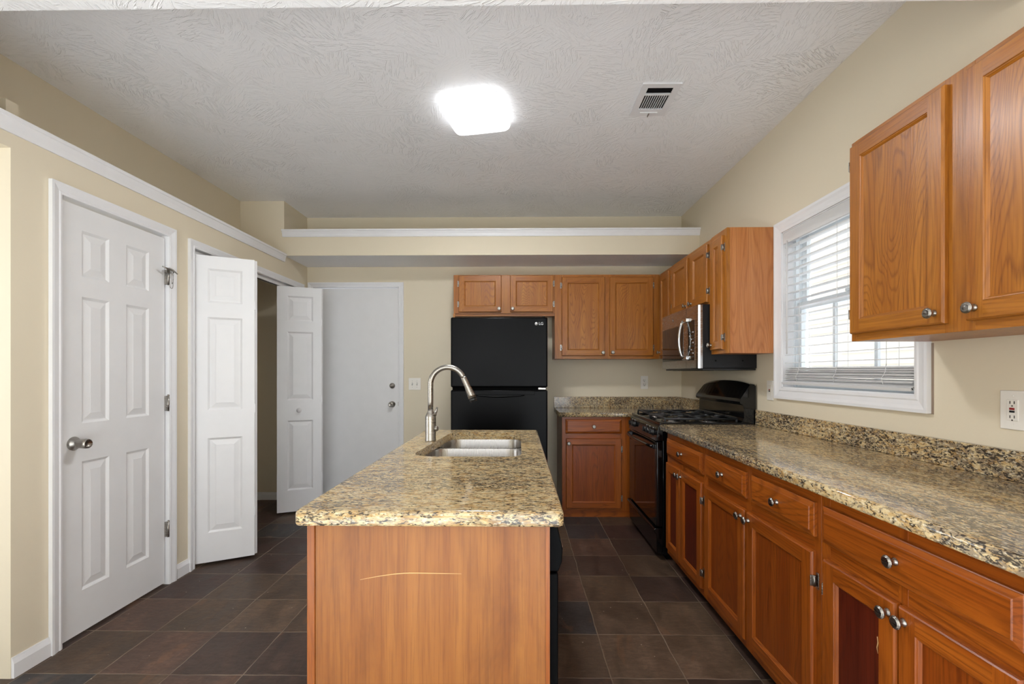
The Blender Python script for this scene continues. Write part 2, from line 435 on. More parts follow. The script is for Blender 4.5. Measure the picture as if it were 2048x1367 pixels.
b = MB(); b.box(-4.6, XLb, 1.95, 2.0, 0, ZL, w); b.box(-4.6, -4.48, -3.6, 0.1, 0, ZL, w); b.box(-4.6, -4.48, 1.3, 2.0, 0, ZL, w)
b.box(-4.6, -4.48, 0.1, 1.3, 0, 0.65, w); b.box(-4.6, -4.48, 0.1, 1.3, 2.15, ZL, w); struct('wall_hall', b)
# closet interior
b = MB(); b.box(-2.95, -2.85, 2.86, YB, 0, 2.25, w); b.box(-2.95, XLb, 2.80, 2.86, 0, 2.25, w); b.box(-2.95, XLb, 2.80, YB, 2.22, 2.25, w)
struct('wall_closet', b)
# back wall, door opening
DX0, DX1, DZ = -2.035, -1.175, 2.105
b = MB(); b.box(-2.95, DX0, YB, YB+0.12, 0, ZC, w); b.box(DX0, DX1, YB, YB+0.12, DZ, ZC, w); b.box(DX1, 1.74, YB, YB+0.12, 0, ZC, w)
struct('wall_back', b)
# soffit with plant ledge
b = MB(); b.box(XL, XR, 4.08, YB, 2.302, 2.47, w)
b.quad([(XL, 4.081, 2.3015), (XR, 4.081, 2.3015), (XR, YB, 2.3015), (XL, YB, 2.3015)], M['ceiling'])
struct('wall_soffit', b)
def crown(y0, x0, x1, z0, z1, depth):     # profile in (y,z) extruded along x, projecting to -y
    h = z1-z0
    return [(y0, z0), (y0-0.008, z0), (y0-0.012, z0+h*0.18), (y0-0.014, z0+h*0.4), (y0-depth*0.7, z0+h*0.62), (y0-depth*0.8, z0+h*0.74), (y0-depth, z0+h*0.78), (y0-depth, z1), (y0, z1)]
b = MB(); b.prism(crown(4.08, 0, 0, 2.468, 2.530, 0.03), 'x', XL-0.012, XR-0.001, M['white']); struct('trim_1', b, 'long white moulding along the front of the plant ledge over the fridge')
b = MB(); pf = [(XL-(y-4.08), z) for y, z in crown(4.08, 0, 0, 2.246, 2.316, 0.026)]
b.prism([(p[0], p[1]) for p in pf], 'y', YH, 4.079, M['white']); struct('trim_2', b, 'white moulding running along the left wall above the doors')
# right wall, window opening
WY0, WY1, WZ0, WZ1 = 1.868, 2.805, 1.168, 2.105
b = MB(); T = 0.14
b.box(XR, XR+T, -3.6, WY0, 0, ZC, w); b.box(XR, XR+T, WY1, YB, 0, ZC, w)
b.box(XR, XR+T, WY0, WY1, 0, WZ0, w); b.box(XR, XR+T, WY0, WY1, WZ1, ZC, w)
b.box(XR-0.0015, XR, 1.792, 1.822, 1.10, 1.375, M['brownpatch'])
struct('wall_right', b)
# unseen rear wall; window and glass-door openings added to let light in
b = MB()
for x0, x1, z0, z1 in ((-4.6, -1.7, 0, ZL), (-1.7, -0.2, 0, 0.5), (-1.7, -0.2, 2.2, ZL), (-0.2, 0.1, 0, ZL), (0.1, 1.4, 2.15, ZL), (0.1, 1.4, 0, 0.12), (1.4, 1.74, 0, ZL)):
    b.box(x0, x1, -3.6, -3.48, z0, z1, w)
struct('wall_rear', b)
# baseboards
def base_prof(t=0.012, h=0.085): return [(0, 0), (t, 0), (t, h*0.7), (t*0.5, h*0.92), (t*0.4, h), (0, h)]
b = MB()
for y0, y1 in ((1.868, 2.018), (2.777, 2.882), (4.45, YB)):
    b.prism([(XL+p[0], p[1]) for p in base_prof()], 'y', y0, y1, M['white'])
struct('baseboard_left', b)
b = MB(); b.prism([(YB-p[0], p[1]) for p in base_prof(h=0.075)], 'x', -2.84, XLb, M['white']); struct('baseboard_closet', b)
b = MB(); b.prism([(YB-p[0], p[1]) for p in base_prof()], 'x', -1.125, 0.36, M['white']); struct('baseboard_back', b)

# ------------------------------------------------------------------ doors of the room
def panel_face(m, cols, rows, w, h, y, sgn, mat):
    """front (sgn=-1) or back (sgn=+1) skin of a moulded panel door; local x width, z height"""
    xs = sorted({0, w} | {v for c in cols for v in c}); zs = sorted({0, h} | {v for r in rows for v in r})
    prof = [(0.0, 0.0), (0.006, 0.004), (0.012, 0.0085), (0.017, 0.0085), (0.045, 0.0025), (0.047, 0.0015)]
    for x0, x1 in zip(xs, xs[1:]):
        for z0, z1 in zip(zs, zs[1:]):
            if (x0, x1) in cols and (z0, z1) in rows:
                rings = []
                for ins, dep in prof:
                    yy = y - sgn*dep
                    rings.append([(x0+ins, yy, z0+ins), (x1-ins, yy, z0+ins), (x1-ins, yy, z1-ins), (x0+ins, yy, z1-ins)])
                for A, B in zip(rings, rings[1:]):
                    for k in range(4):
                        q = [A[k], A[(k+1) % 4], B[(k+1) % 4], B[k]]
                        m.quad(q if sgn < 0 else q[::-1], mat)
                q = rings[-1]; m.quad(q if sgn < 0 else q[::-1], mat)
            else:
                q = [(x0, y, z0), (x1, y, z0), (x1, y, z1), (x0, y, z1)]
                m.quad(q if sgn < 0 else q[::-1], mat)
def panel_slab(w, h, t, cols, rows, mat):
    m = MB()
    panel_face(m, cols, rows, w, h, 0, -1, mat); panel_face(m, cols, rows, w, h, t, 1, mat)
    m.quad([(0, 0, 0), (0, 0, h), (0, t, h), (0, t, 0)], mat); m.quad([(w, 0, 0), (w, t, 0), (w, t, h), (w, 0, h)], mat)
    m.quad([(0, 0, h), (w, 0, h), (w, t, h), (0, t, h)], mat); m.quad([(0, 0, 0), (0, t, 0), (w, t, 0), (w, 0, 0)], mat)
    bmesh.ops.remove_doubles(m.bm, verts=m.bm.verts, dist=1e-5)
    return m
def casing(m, x0, x1, h, cw, mat, y=0.0, depth=0.018, jamb=0.09, jd=None):
    """moulded casing around an opening 0..: local x along wall, opening x0..x1, height h, projecting to -y; plus jamb lining"""
    prof = [(0.0, 0.004), (0.0, 0.011), (cw*0.2, 0.014), (cw*0.3, 0.011), (cw*0.65, 0.016), (cw*0.8, depth), (cw, depth), (cw, 0.0)]
    path = []
    for o, d in prof:
        path.append([(x0-o, y-d, 0), (x0-o, y-d, h+o), (x1+o, y-d, h+o), (x1+o, y-d, 0)])
    i = m.mi(mat)
    for A, B in zip(path, path[1:]):
        for k in range(3):
            m.quad([A[k], B[k], B[k+1], A[k+1]], mat)
    # end caps down at the floor are hidden; close them anyway
    for k in (0, 3):
        m.quad([p[k] for p in path], mat)
    m.box(x0-0.012, x0, y-0.004, y+jamb, 0, h, mat); m.box(x1, x1+0.012, y-0.004, y+jamb, 0, h, mat)
    m.box(x0-0.012, x1+0.012, y-0.004, y+jamb, h, h+0.012, mat)
    bmesh.ops.recalc_face_normals(m.bm, faces=m.bm.faces)
    return m
ROWS = [(0.212, 0.833), (1.016, 1.626), (1.722, 1.945)]
def knob_lathe(m, c, d, mat, s=1.0):
    return m.lathe([(0, 0), (0.031*s, 0), (0.032*s, 0.004), (0.029*s, 0.010), (0.014*s, 0.014), (0.0125*s, 0.03), (0.02*s, 0.036), (0.027*s, 0.046), (0.0275*s, 0.056), (0.024*s, 0.066), (0.016*s, 0.068), (0.006*s, 0.060), (0, 0.060)], c, d, mat, 28)

# door_1: six-panel pantry door, on the left wall (local x = +Y)
d1 = thing('door_1', 'closed white six-panel door with nickel knob on the left wall', 'door', (XL, 2.0705, 0), PI/2, kind='structure')
casing(MB(), 0, 0.643, 2.072, 0.052, M['white']).build('casing', d1)
slab = panel_slab(0.632, 2.045, 0.035, [(0.113, 0.262), (0.364, 0.516)], [(a-0.012, c-0.012) for a, c in ROWS], M['door_white'])
so = slab.build('door_slab', d1, (0.004, 0.012, 0.012))
m = MB(); m.lathe([(0, 0), (0.032, 0), (0.033, 0.004), (0.028, 0.012), (0.019, 0.022), (0.019, 0.03), (0.0215, 0.035), (0.0235, 0.06), (0.0215, 0.073), (0.018, 0.074), (0.012, 0.066), (0, 0.064)], (0.075, 0.012, 0.925), (0, -1, 0), M['nickel'], 28)
m.build('door_knob', d1)
for z in (1.826, 1.077, 0.329):
    m = MB(); m.box(0.634, 0.643, -0.002, 0.012, z-0.044, z+0.044, M['nickel'], 0.001)
    m.tube([(0.6385, -0.008, z-0.046), (0.6385, -0.008, z+0.046)], 0.006, M['nickel'], 10)
    m.lathe([(0, 0), (0.0065, 0), (0.0065, 0.004), (0.003, 0.008), (0, 0.008)], (0.6385, -0.008, z+0.046), (0, 0, 1), M['nickel'], 10)
    m.build('hinge', d1)
# two-armed hook with a wire clip, hung at the top of the hinge side
hk = thing('hook_latch', 'small metal hook with a hanging wire clip on the pantry door edge', 'latch', (XL, 2.700, 1.845), PI/2)
m = MB(); m.tube([(-0.055, -0.022, 0.032), (-0.035, -0.034, 0.026), (0.0, -0.036, 0.02), (0.022, -0.034, 0.018), (0.032, -0.022, 0.014)], [0.004, 0.0045, 0.005, 0.0045, 0.004], M['nickel'], 8)
m.tube([(0.0, -0.019, 0.033), (0.012, -0.03, 0.029), (0.045, -0.036, 0.008)], 0.004, M['nickel'], 8)
m.box(-0.014, 0.008, -0.018, -0.0185+0.004, 0.005, 0.035, M['nickel']); m.build('hook_arm', hk)
m = MB()
m.tube([(-0.012, -0.034, 0.02), (-0.012, -0.034, -0.075), (-0.008, -0.034, -0.084), (0.002, -0.034, -0.087), (0.010, -0.034, -0.082), (0.013, -0.034, -0.07), (0.012, -0.034, 0.02)], 0.0018, M['nickel'], 6)
m.tube([(0.0, -0.034, 0.02), (0.0, -0.034, -0.05), (0.004, -0.034, -0.06), (0.009, -0.034, -0.05)], 0.0016, M['nickel'], 6); m.build('wire_clip', hk)

# door_2: bifold closet doors, four leaves, half folded
d2 = thing('door_2', 'white bifold closet doors folded halfway open on the left wall', 'door', (XL, 2.932, 0), PI/2, kind='structure')
casing(MB(), 0, 1.45, 2.06, 0.05, M['white']).build('casing', d2)
m = MB(); m.box(0.0, 1.45, 0.02, 0.06, 2.030, 2.058, M['white']); m.box(0, 1.45, 0.032, 0.048, 2.028, 2.031, M['blk_matte']); m.build('track', d2)
LR = [(a-0.02, c-0.02) for a, c in ROWS]
def leaf(x0, y0, x1, y1, flip, knob=None):
    """leaf from (x0,y0) to (x1,y1) in local plan"""
    wl = math.hypot(x1-x0, y1-y0)
    s = panel_slab(wl, 2.008, 0.03, [(0.082, wl-0.072)], LR, M['door_white'])
    o = s.build('bifold_leaf', d2, (x0, y0, 0.018)); o.rotation_euler = (0, 0, math.atan2(y1-y0, x1-x0))
    if knob:
        k = MB(); k.lathe([(0, 0), (0.012, 0), (0.011, 0.012), (0.019, 0.018), (0.021, 0.026), (0.016, 0.034), (0, 0.037)], (knob[0], 0, knob[1]), (0, -1, 0), M['door_white'], 20)
        k.build('pull_knob', o)
    for z in (0.3, 1.0, 1.7):
        k = MB(); k.box(wl-0.002, wl+0.004, 0.004, 0.026, z-0.03, z+0.03, M['white']); k.build('hinge', o)
    return o
# world plan (X,Y) -> local (Y-2.932, XL-X)
P2 = lambda X, Y: (Y-2.932, XL-X)
a0, a1 = P2(-2.105, 2.945), P2(-1.797, 3.112); leaf(*a0, *a1, False)
a0, a1 = P2(-1.80, 3.148), P2(-2.115, 3.315); leaf(*a0, *a1, False)
a0, a1 = P2(-2.130, 4.032), P2(-1.795, 4.178); leaf(*a0, *a1, False, (0.178, 0.905))
a0, a1 = P2(-1.80, 4.215), P2(-2.10, 4.372); leaf(*a0, *a1, False)

# door_3: flat slab door on the back wall
d3 = thing('door_3', 'plain flat white door with deadbolt and knob on the back wall', 'door', (DX0, YB, 0), 0, kind='structure')
casing(MB(), 0.006, 0.854, 2.098, 0.05, M['white']).build('casing', d3)
m = MB(); m.box(0.011, 0.849, 0.010, 0.05, 0.012, 2.092, M['door_white'], 0.003); m.build('door_slab', d3)
m = MB(); m.lathe([(0, 0), (0.027, 0), (0.028, 0.006), (0.024, 0.014), (0.0, 0.016)], (0.789, 0.010, 1.129), (0, -1, 0), M['nickel'], 24)
m.box(0.775, 0.803, -0.022, -0.004, 1.124, 1.134, M['nickel'], 0.002); m.build('deadbolt', d3)
m = MB(); knob_lathe(m, (0.789, 0.010, 0.946), (0, -1, 0), M['nickel'], 0.95); m.build('door_knob', d3)
m = MB(); m.box(0.846, 0.853, 0.004, 0.012, 0.93, 0.97, M['nickel']); m.build('strike', d3)

# ------------------------------------------------------------------ window and blind
w1 = thing('window_1', 'white double-hung window over the right counter', 'window', (XR, WY1, 0), -PI/2, kind='structure')
WW = WY1-WY0
m = MB(); mat = M['white']; cw = 0.066
prof = [(0.0, 0.003), (0.0, 0.011), (cw*0.2, 0.013), (cw*0.3, 0.010), (cw*0.6, 0.014), (cw*0.8, 0.019), (cw, 0.019), (cw, 0.0)]
rg = [[(-o, -d, WZ0-o), (-o, -d, WZ1+o), (WW+o, -d, WZ1+o), (WW+o, -d, WZ0-o)] for o, d in prof]
for A, B in zip(rg, rg[1:]):
    for k in range(4): m.quad([A[k], B[k], B[(k+1) % 4], A[(k+1) % 4]], mat)
bmesh.ops.recalc_face_normals(m.bm, faces=m.bm.faces); m.build('casing', w1)
m = MB()
m.box(0, 0.006, -0.003, 0.14, WZ0, WZ1, mat); m.box(WW-0.006, WW, -0.003, 0.14, WZ0, WZ1, mat)
m.box(0, WW, -0.003, 0.14, WZ0, WZ0+0.006, mat); m.box(0, WW, -0.003, 0.14, WZ1-0.006, WZ1, mat)
m.box(0.006, 0.030, 0.062, 0.135, WZ0, WZ1, M['bluewhite']); m.box(WW-0.030, WW-0.006, 0.062, 0.135, WZ0, WZ1, M['bluewhite'])
m.build('jamb', w1)
def sash(y0, y1, z0, z1, name, bars):
    m = MB(); s = M['bluewhite']
    m.box(0.028, 0.068, y0, y1, z0, z1, s, 0.003); m.box(WW-0.068, WW-0.028, y0, y1, z0, z1, s, 0.003)
    m.box(0.068, WW-0.068, y0, y1, z0, z0+0.045, s, 0.003); m.box(0.068, WW-0.068, y0, y1, z1-0.045, z1, s, 0.003)
    for t in bars: m.box(t-0.010, t+0.010, y0+0.006, y1-0.006, z0+0.04, z1-0.04, s)
    o = m.build(name, w1)
    k = MB(); k.box(0.066, WW-0.066, (y0+y1)/2-0.002, (y0+y1)/2+0.002, z0+0.043, z1-0.043, M['glass']); k.build('pane', o)
sash(0.070, 0.096, WZ0+0.006, 1.675, 'lower_sash', (0.341, 0.627))
sash(0.102, 0.128, 1.635, WZ1-0.006, 'upper_sash', ())
m = MB(); m.box(WW/2-0.03, WW/2+0.03, 0.064, 0.092, 1.675, 1.69, M['bluewhite'], 0.003); m.build('sash_lock', w1)

bl = thing('window_blind', 'white slatted window blind hung in the window over the counter', 'blind', (XR, WY1, WZ0+0.02), -PI/2)
Z0 = WZ0+0.02
m = MB(); m.box(0.012, WW-0.012, 0.004, 0.058, 2.048-Z0, 2.096-Z0, M['blind'], 0.003)
m.box(0.010, WW-0.010, -0.004, 0.004, 2.030-Z0, 2.098-Z0, M['blind'], 0.003); m.build('headrail', bl)
m = MB()
def slat(z, yc, tilt, x0=0.014, x1=WW-0.014, droop=0.0, wd=0.05, skew=0.0):
    dy, dz = math.cos(tilt)*wd/2, math.sin(tilt)*wd/2
    n = 5; top = []; 
    pts = []
    for k in range(n):
        t = -1+2*k/(n-1); cr = 0.0022*(1-t*t)
        pts.append((yc+t*dy, z+t*dz+cr))
    low = [(y, zz-0.0022) for y, zz in pts][::-1]
    poly = pts+low
    A = [(x0, y, zz) for y, zz in poly]; B = [(x1, y+0, zz+droop) for y, zz in poly]
    m.loft([A, B], M['blind'], smooth=False)
z = 2.012
k = 0
while z > 1.315:
    slat(z-Z0, 0.031, math.radians(3), droop=0.002*math.sin(k)); z -= 0.0462; k += 1
random.seed(3)
for j in range(10):
    slat(1.290-Z0-j*0.0072, 0.038-0.0024*j, math.radians(8+random.uniform(-4, 4)), droop=-0.004+random.uniform(-0.003, 0.003), x0=0.014+random.uniform(0, 0.008))
m.build('slats', bl)
m = MB()
R = Matrix.Rotation(math.radians(24), 3, 'X')
def rb(x, y, zz):
    v = R @ Vector((0, y, zz)); return (x, 0.012+v.y, 1.208-Z0+v.z)
for x0, x1, mt, gw in ((0.008, WW-0.018, M['blind'], 1.0),):
    pr = [(-0.026, -0.008), (0.026, -0.008), (0.026, 0.006), (-0.026, 0.006)]
    m.loft([[rb(x0, y, q) for y, q in pr], [(p[0], p[1], p[2]-0.006) for p in [rb(x1, y, q) for y, q in pr]]], mt, smooth=False)
ro = m.build('bottom_rail', bl)
m = MB()
for q in (-0.018, -0.009, 0.0, 0.009, 0.018):
    a = rb(WW-0.0175, q-0.002, -0.005); c = rb(WW-0.0175, q+0.002, 0.003)
    pr = [(q-0.002, -0.005), (q+0.002, -0.005), (q+0.002, 0.003), (q-0.002, 0.003)]
    m.loft([[(p[0], p[1], p[2]-0.006) for p in [rb(WW-0.0178, y, zz) for y, zz in pr]], [(p[0], p[1], p[2]-0.006) for p in [rb(WW-0.0165, y, zz) for y, zz in pr]]], M['slot'], smooth=False)
m.build('end_cap', ro)
m = MB()
for x in (0.16, 0.47, 0.78):
    for y in (0.003, 0.058): m.tube([(x, y, 2.045-Z0), (x, y, 1.29-Z0)], 0.0011, M['blind'], 5)
    m.tube([(x, 0.002, 1.30-Z0), (x+0.012, -0.012, 1.262-Z0), (x-0.006, -0.014, 1.236-Z0), (x+0.006, -0.016, 1.21-Z0)], 0.0013, M['blind'], 5)
m.build('ladder_cords', bl)
m = MB(); m.tube([(0.062, -0.010, 2.04-Z0), (0.062, -0.010, 1.37-Z0)], 0.0045, M['blind'], 8); m.tube([(0.062, -0.010, 2.04-Z0), (0.062, 0.0, 2.052-Z0)], 0.003, M['blind'], 6); m.build('tilt_wand', bl)

# neighbouring house seen through the blind
nh = thing('neighbor_house', 'pale neighbouring house wall seen through the window blind', 'house', (5.2, 2.3, 0), 0)
m = MB()
for k in range(26): m.prism([(0.0, k*0.18-0.6), (-0.018, k*0.18-0.6), (0.0, k*0.18-0.42)], 'y', -6, 6, M['siding'])
m.box(0.0, 0.3, -6, 6, -0.6, 4.1, M['siding']); m.build('siding_wall', nh)
m = MB(); m.box(-0.35, 0.6, -6.3, 6.3, 4.1, 4.25, M['white']); m.build('eave', nh)

# ------------------------------------------------------------------ cabinets
def cab_door(parent, x0, x1, z0, z1, V, H, Pm, knob, hinge, fw=0.052, name='cabinet_door', zb=0.0):
    """framed flat-panel door; local coords of the cabinet, face frame plane y=0, door front y=-0.019"""
    m = MB(); t = 0.019; yf = -t; e = 0.005
    z0 -= zb; z1 -= zb
    def strip(o0, o1, mat, pts):
        pass
    # outer edge, chamfered
    O = [(x0, z0), (x1, z0), (x1, z1), (x0, z1)]
    def ring(ins, y): return [(x0+ins, y, z0+ins), (x1-ins, y, z0+ins), (x1-ins, y, z1-ins), (x0+ins, y, z1-ins)]
    seq = [ring(0, -0.0005), ring(0, yf+0.007), ring(0.002, yf+0.003), ring(e, yf)]
    mats = [H, V, H, V]
    for A, B in zip(seq, seq[1:]):
        for k in range(4): m.quad([A[k], A[(k+1) % 4], B[(k+1) % 4], B[k]], mats[k])
    f = fw
    m.quad([(x0+e, yf, z0+e), (x0+f, yf, z0+e), (x0+f, yf, z1-e), (x0+e, yf, z1-e)], V)
    m.quad([(x1-f, yf, z0+e), (x1-e, yf, z0+e), (x1-e, yf, z1-e), (x1-f, yf, z1-e)], V)
    m.quad([(x0+f, yf, z0+e), (x1-f, yf, z0+e), (x1-f, yf, z0+f), (x0+f, yf, z0+f)], H)
    m.quad([(x0+f, yf, z1-f), (x1-f, yf, z1-f), (x1-f, yf, z1-e), (x0+f, yf, z1-e)], H)
    seq = [ring(f, yf), ring(f+0.002, yf+0.003), ring(f+0.004, yf+0.0035), ring(f+0.010, yf+0.010)]
    for A, B in zip(seq, seq[1:]):
        for k in range(4): m.quad([A[k], A[(k+1) % 4], B[(k+1) % 4], B[k]], mats[k])
    m.quad(seq[-1], Pm)
    m.quad(ring(0, -0.0005)[::-1], V)
    o = m.build(name, parent)
    kn = MB(); kx, kz = knob; cab_knob(kn, (kx, yf, kz-zb)); kn.build('knob', o)
    if hinge:
        hx, sgn, zs = hinge
        for hz in zs:
            h = MB(); zc = hz-zb
            h.box(min(hx, hx+sgn*0.013), max(hx, hx+sgn*0.013), -0.0035, -0.0004, zc-0.027, zc+0.027, M['nickel'], 0.0008)
            h.tube([(hx+sgn*0.003, -0.010, zc-0.018), (hx+sgn*0.003, -0.010, zc+0.018)], 0.0045, M['nickel'], 8)
            h.box(hx-sgn*0.004 if sgn > 0 else hx, hx if sgn > 0 else hx+0.004, -0.021, -0.006, zc-0.018, zc+0.018, M['nickel'], 0.0008)
            h.build('hinge', o)
    return o
def cab_knob(m, c):
    return m.lathe([(0, 0), (0.010, 0), (0.0105, 0.002), (0.0075, 0.005), (0.0065, 0.012), (0.009, 0.016), (0.0155, 0.019), (0.0165, 0.022), (0.0155, 0.0245), (0.0135, 0.0245), (0.0130, 0.026), (0.0105, 0.0275), (0.0095, 0.0268), (0.005, 0.0285), (0, 0.029)], c, (0, -1, 0), M['nickel'], 22)
def drawer(parent, x0, x1, z0, z1, H, knob=True, zb=0.0):
    m = MB(); t = 0.019; z0 -= zb; z1 -= zb
    def ring(ins, y): return [(x0+ins, y, z0+ins), (x1-ins, y, z0+ins), (x1-ins, y, z1-ins), (x0+ins, y, z1-ins)]
    seq = [ring(0, -0.0005), ring(0, -0.010), ring(0.002, -0.012), ring(0.016, -0.0165), ring(0.018, -0.019)]
    for A, B in zip(seq, seq[1:]):
        for k in range(4): m.quad([A[k], A[(k+1) % 4], B[(k+1) % 4], B[k]], H)
    m.quad(seq[-1], H); m.quad(seq[0][::-1], H)
    o = m.build('drawer_front', parent)
    if knob:
        kn = MB(); cab_knob(kn, ((x0+x1)/2, -0.019, (z0+z1)/2)); kn.build('knob', o)
    return o
def frame(parent, w, z0, z1, stiles, rails, V, H):
    """face frame: stiles [(x0,x1)], rails [(x0,x1,z0,z1)], 19 mm behind y=0"""
    m = MB()
    for a, c in stiles: m.box(a, c, 0, 0.019, z0, z1, V, 0.0012, 1)
    for a, c, p, q in rails: m.box(a, c, 0.0004, 0.019, p, q, H)
    return m.build('face_frame', parent)
def upper(label, loc, rz, w, h, d, doors, hinges, group=None, end=None):
    """doors: [(x0,x1,z0,z1,(kx,kz))], heights local above the cabinet bottom"""
    t = thing('wall_cabinet', label, 'cabinet', loc, rz, group)
    m = MB(); V = M['up_v']
    m.box(0, w, 0.019, d, 0.0, h, M['up_v'] if end is None else end)
    m.build('carcass', t)
    xs = [0.0]+[v for dd in doors for v in dd[:2]]+[w]
    st = [(xs[k], xs[k+1]) for k in range(0, len(xs), 2)]
    st = [(max(0, a-0.012 if k else a), min(w, c+0.012 if k < len(st)-1 else c)) for k, (a, c) in enumerate(st)]
    zt = max(dd[3] for dd in doors); zl = min(dd[2] for dd in doors)
    frame(t, w, 0, h, st, [(st[k][1], st[k+1][0], 0, zl+0.012) for k in range(len(st)-1)]+[(st[k][1], st[k+1][0], zt-0.012, h) for k in range(len(st)-1)], V, M['up_h'])
    for (x0, x1, z0, z1, kn), hg in zip(doors, hinges):
        hh = None
        if hg: hh = (x0 if hg < 0 else x1, hg, (z0+0.075, z1-0.075))
        cab_door(t, x0, x1, z0, z1, V, M['up_h'], M['up_p'], kn, hh)
    return t
YU = 4.221; XU = 1.296
RW = -PI/2
# back wall uppers
t = upper('short honey oak two-door cabinet above the black refrigerator', (-0.594, YU, 1.80), 0, 0.927, 0.355, YB-YU,
      [(0.048, 0.440, 0.012, 0.349, (0.420, 0.042)), (0.520, 0.914, 0.012, 0.349, (0.544, 0.042))], [-1, 1], 'oak wall cabinets')
m = MB(); m.box(-0.004, 0.014, 0.001, YB-YU-0.002, -0.036, 0.0, M['up_v']); m.box(0.014, 0.927, 0.012, 0.024, -0.022, 0.0, M['up_h']); m.build('light_rail', t)
upper('tall honey oak two-door cabinet on the back wall right of the refrigerator', (0.334, YU, 1.385), 0, 0.960, 0.770, YB-YU,
      [(0.063, 0.457, 0.027, 0.746, (0.437, 0.056)), (0.499, 0.896, 0.027, 0.746, (0.525, 0.058))], [-1, 1], 'oak wall cabinets')
# right wall uppers (local x runs toward the camera)
dR = XR-XU
upper('narrow honey oak cabinet in the corner left of the microwave', (XU, YU-0.003, 1.385), RW, 0.326, 0.770, dR,
      [(0.032, 0.276, 0.027, 0.746, (0.052, 0.056))], [0], 'oak wall cabinets')
upper('honey oak two-door cabinet directly above the microwave', (XU, 3.891, 1.722), RW, 0.783, 0.435, dR,
      [(0.034, 0.384, 0.016, 0.408, (0.362, 0.045)), (0.450, 0.752, 0.016, 0.408, (0.474, 0.045))], [-1, 1], 'oak wall cabinets')
upper('slim single-door honey oak cabinet between microwave and window', (XU, 3.107, 1.381), RW, 0.233, 0.781, dR,
      [(0.020, 0.196, 0.026, 0.742, (0.042, 0.060))], [1], 'oak wall cabinets', end=M['end_sheen'])
upper('large honey oak two-door cabinet at the upper right, nearest the camera', (XU, 1.806, 1.381), RW, 0.910, 0.767, dR,
      [(0.012, 0.404, 0.028, 0.746, (0.376, 0.062)), (0.472, 0.866, 0.028, 0.746, (0.500, 0.062))], [-1, 1], 'oak wall cabinets')
# base cabinets
def base(label, loc, rz, w, d, drawers, doors, hinges, panels, group='oak base cabinets', kick=0.055, kz=0.075, side=None):
    t = thing('base_cabinet', label, 'cabinet', loc, rz, group); h = 0.874
    m = MB(); m.box(0, w, 0.019, d, kz, h, M['ba_v'] if side is None else side); m.build('carcass', t)
    m = MB(); m.box(0, w, kick, kick+0.02, 0, kz, M['kick'] if kick > 0.02 else M['ba_h']); m.build('toe_kick', t)
    zd = max(q[3] for q in doors); zdl = min(q[2] for q in doors); 
    cx = sorted({0.0, w} | {v for q in doors for v in q[:2]})
    xs = [0.0]+[v for q in doors for v in q[:2]]+[w]
    st = [(xs[k], xs[k+1]) for k in range(0, len(xs), 2)]
    n = len(st)
    st = [(max(0, a-(0.012 if k else 0)), min(w, c+(0.012 if k < n-1 else 0))) for k, (a, c) in enumerate(st)]
    st = [s for s in st if s[1]-s[0] > 0.004]
    rails = [(0.004, w-0.004, kz, zdl+0.012)]
    if drawers:
        zr0, zr1 = min(q[2] for q in drawers), max(q[3] for q in drawers)
        rails += [(0.004, w-0.004, zd-0.012, zr0+0.012), (0.004, w-0.004, zr1-0.012, h)]
    else: rails += [(0.004, w-0.004, zd-0.012, h)]
    frame(t, w, kz, h, st, rails, M['ba_v'], M['ba_h'])
    for q in drawers: drawer(t, *q[:4], M['ba_h'])
    for q, hg, pm in zip(doors, hinges, panels):
        hh = None
        if hg: hh = (q[0] if hg < 0 else q[1], hg, (q[2]+0.085, q[3]-0.095))
        cab_door(t, *q[:4], M['ba_v'], M['ba_h'], pm, q[4], hh)
    return t
XB = 0.984; dB = XR-XB
def ly(y0): return lambda Y: y0-Y
l = ly(3.045)
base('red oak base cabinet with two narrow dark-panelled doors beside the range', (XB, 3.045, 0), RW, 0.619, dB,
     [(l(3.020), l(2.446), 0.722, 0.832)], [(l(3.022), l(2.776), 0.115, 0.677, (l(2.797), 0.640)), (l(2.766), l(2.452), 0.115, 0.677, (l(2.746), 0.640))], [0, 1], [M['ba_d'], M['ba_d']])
l = ly(2.425)
base('red oak base cabinet with two drawers side by side under the right counter', (XB, 2.425, 0), RW, 0.919, dB,
     [(l(2.401), l(1.982), 0.722, 0.834), (l(1.933), l(1.526), 0.722, 0.834)],
     [(l(2.401), l(1.987), 0.115, 0.672, (l(2.010), 0.640)), (l(1.964), l(1.529), 0.115, 0.672, (l(1.942), 0.640))], [0, 1], [M['ba_p'], M['ba_p']])
l = ly(1.505)
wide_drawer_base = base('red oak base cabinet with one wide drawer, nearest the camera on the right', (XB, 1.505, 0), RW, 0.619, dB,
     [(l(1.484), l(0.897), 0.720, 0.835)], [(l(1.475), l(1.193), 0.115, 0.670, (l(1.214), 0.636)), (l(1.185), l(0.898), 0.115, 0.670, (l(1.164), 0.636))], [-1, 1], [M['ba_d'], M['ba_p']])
l = ly(0.885)
base('red oak base cabinet continuing past the wide-drawer cabinet, mostly out of view', (XB, 0.885, 0), RW, 0.60, dB,
     [(l(0.862), l(0.31), 0.720, 0.835)], [(l(0.862), l(0.59), 0.115, 0.670, (l(0.61), 0.636)), (l(0.58), l(0.31), 0.115, 0.670, (l(0.56), 0.636))], [-1, 1], [M['ba_p'], M['ba_p']])
base('red oak base cabinet with one drawer over one door on the back wall', (0.382, 4.020, 0), 0, 0.60, YB-4.02,
     [(0.030, 0.517, 0.729, 0.854)], [(0.034, 0.514, 0.079, 0.687, (0.056, 0.646))], [1], [M['ba_p']], kick=0.004, kz=0.058)

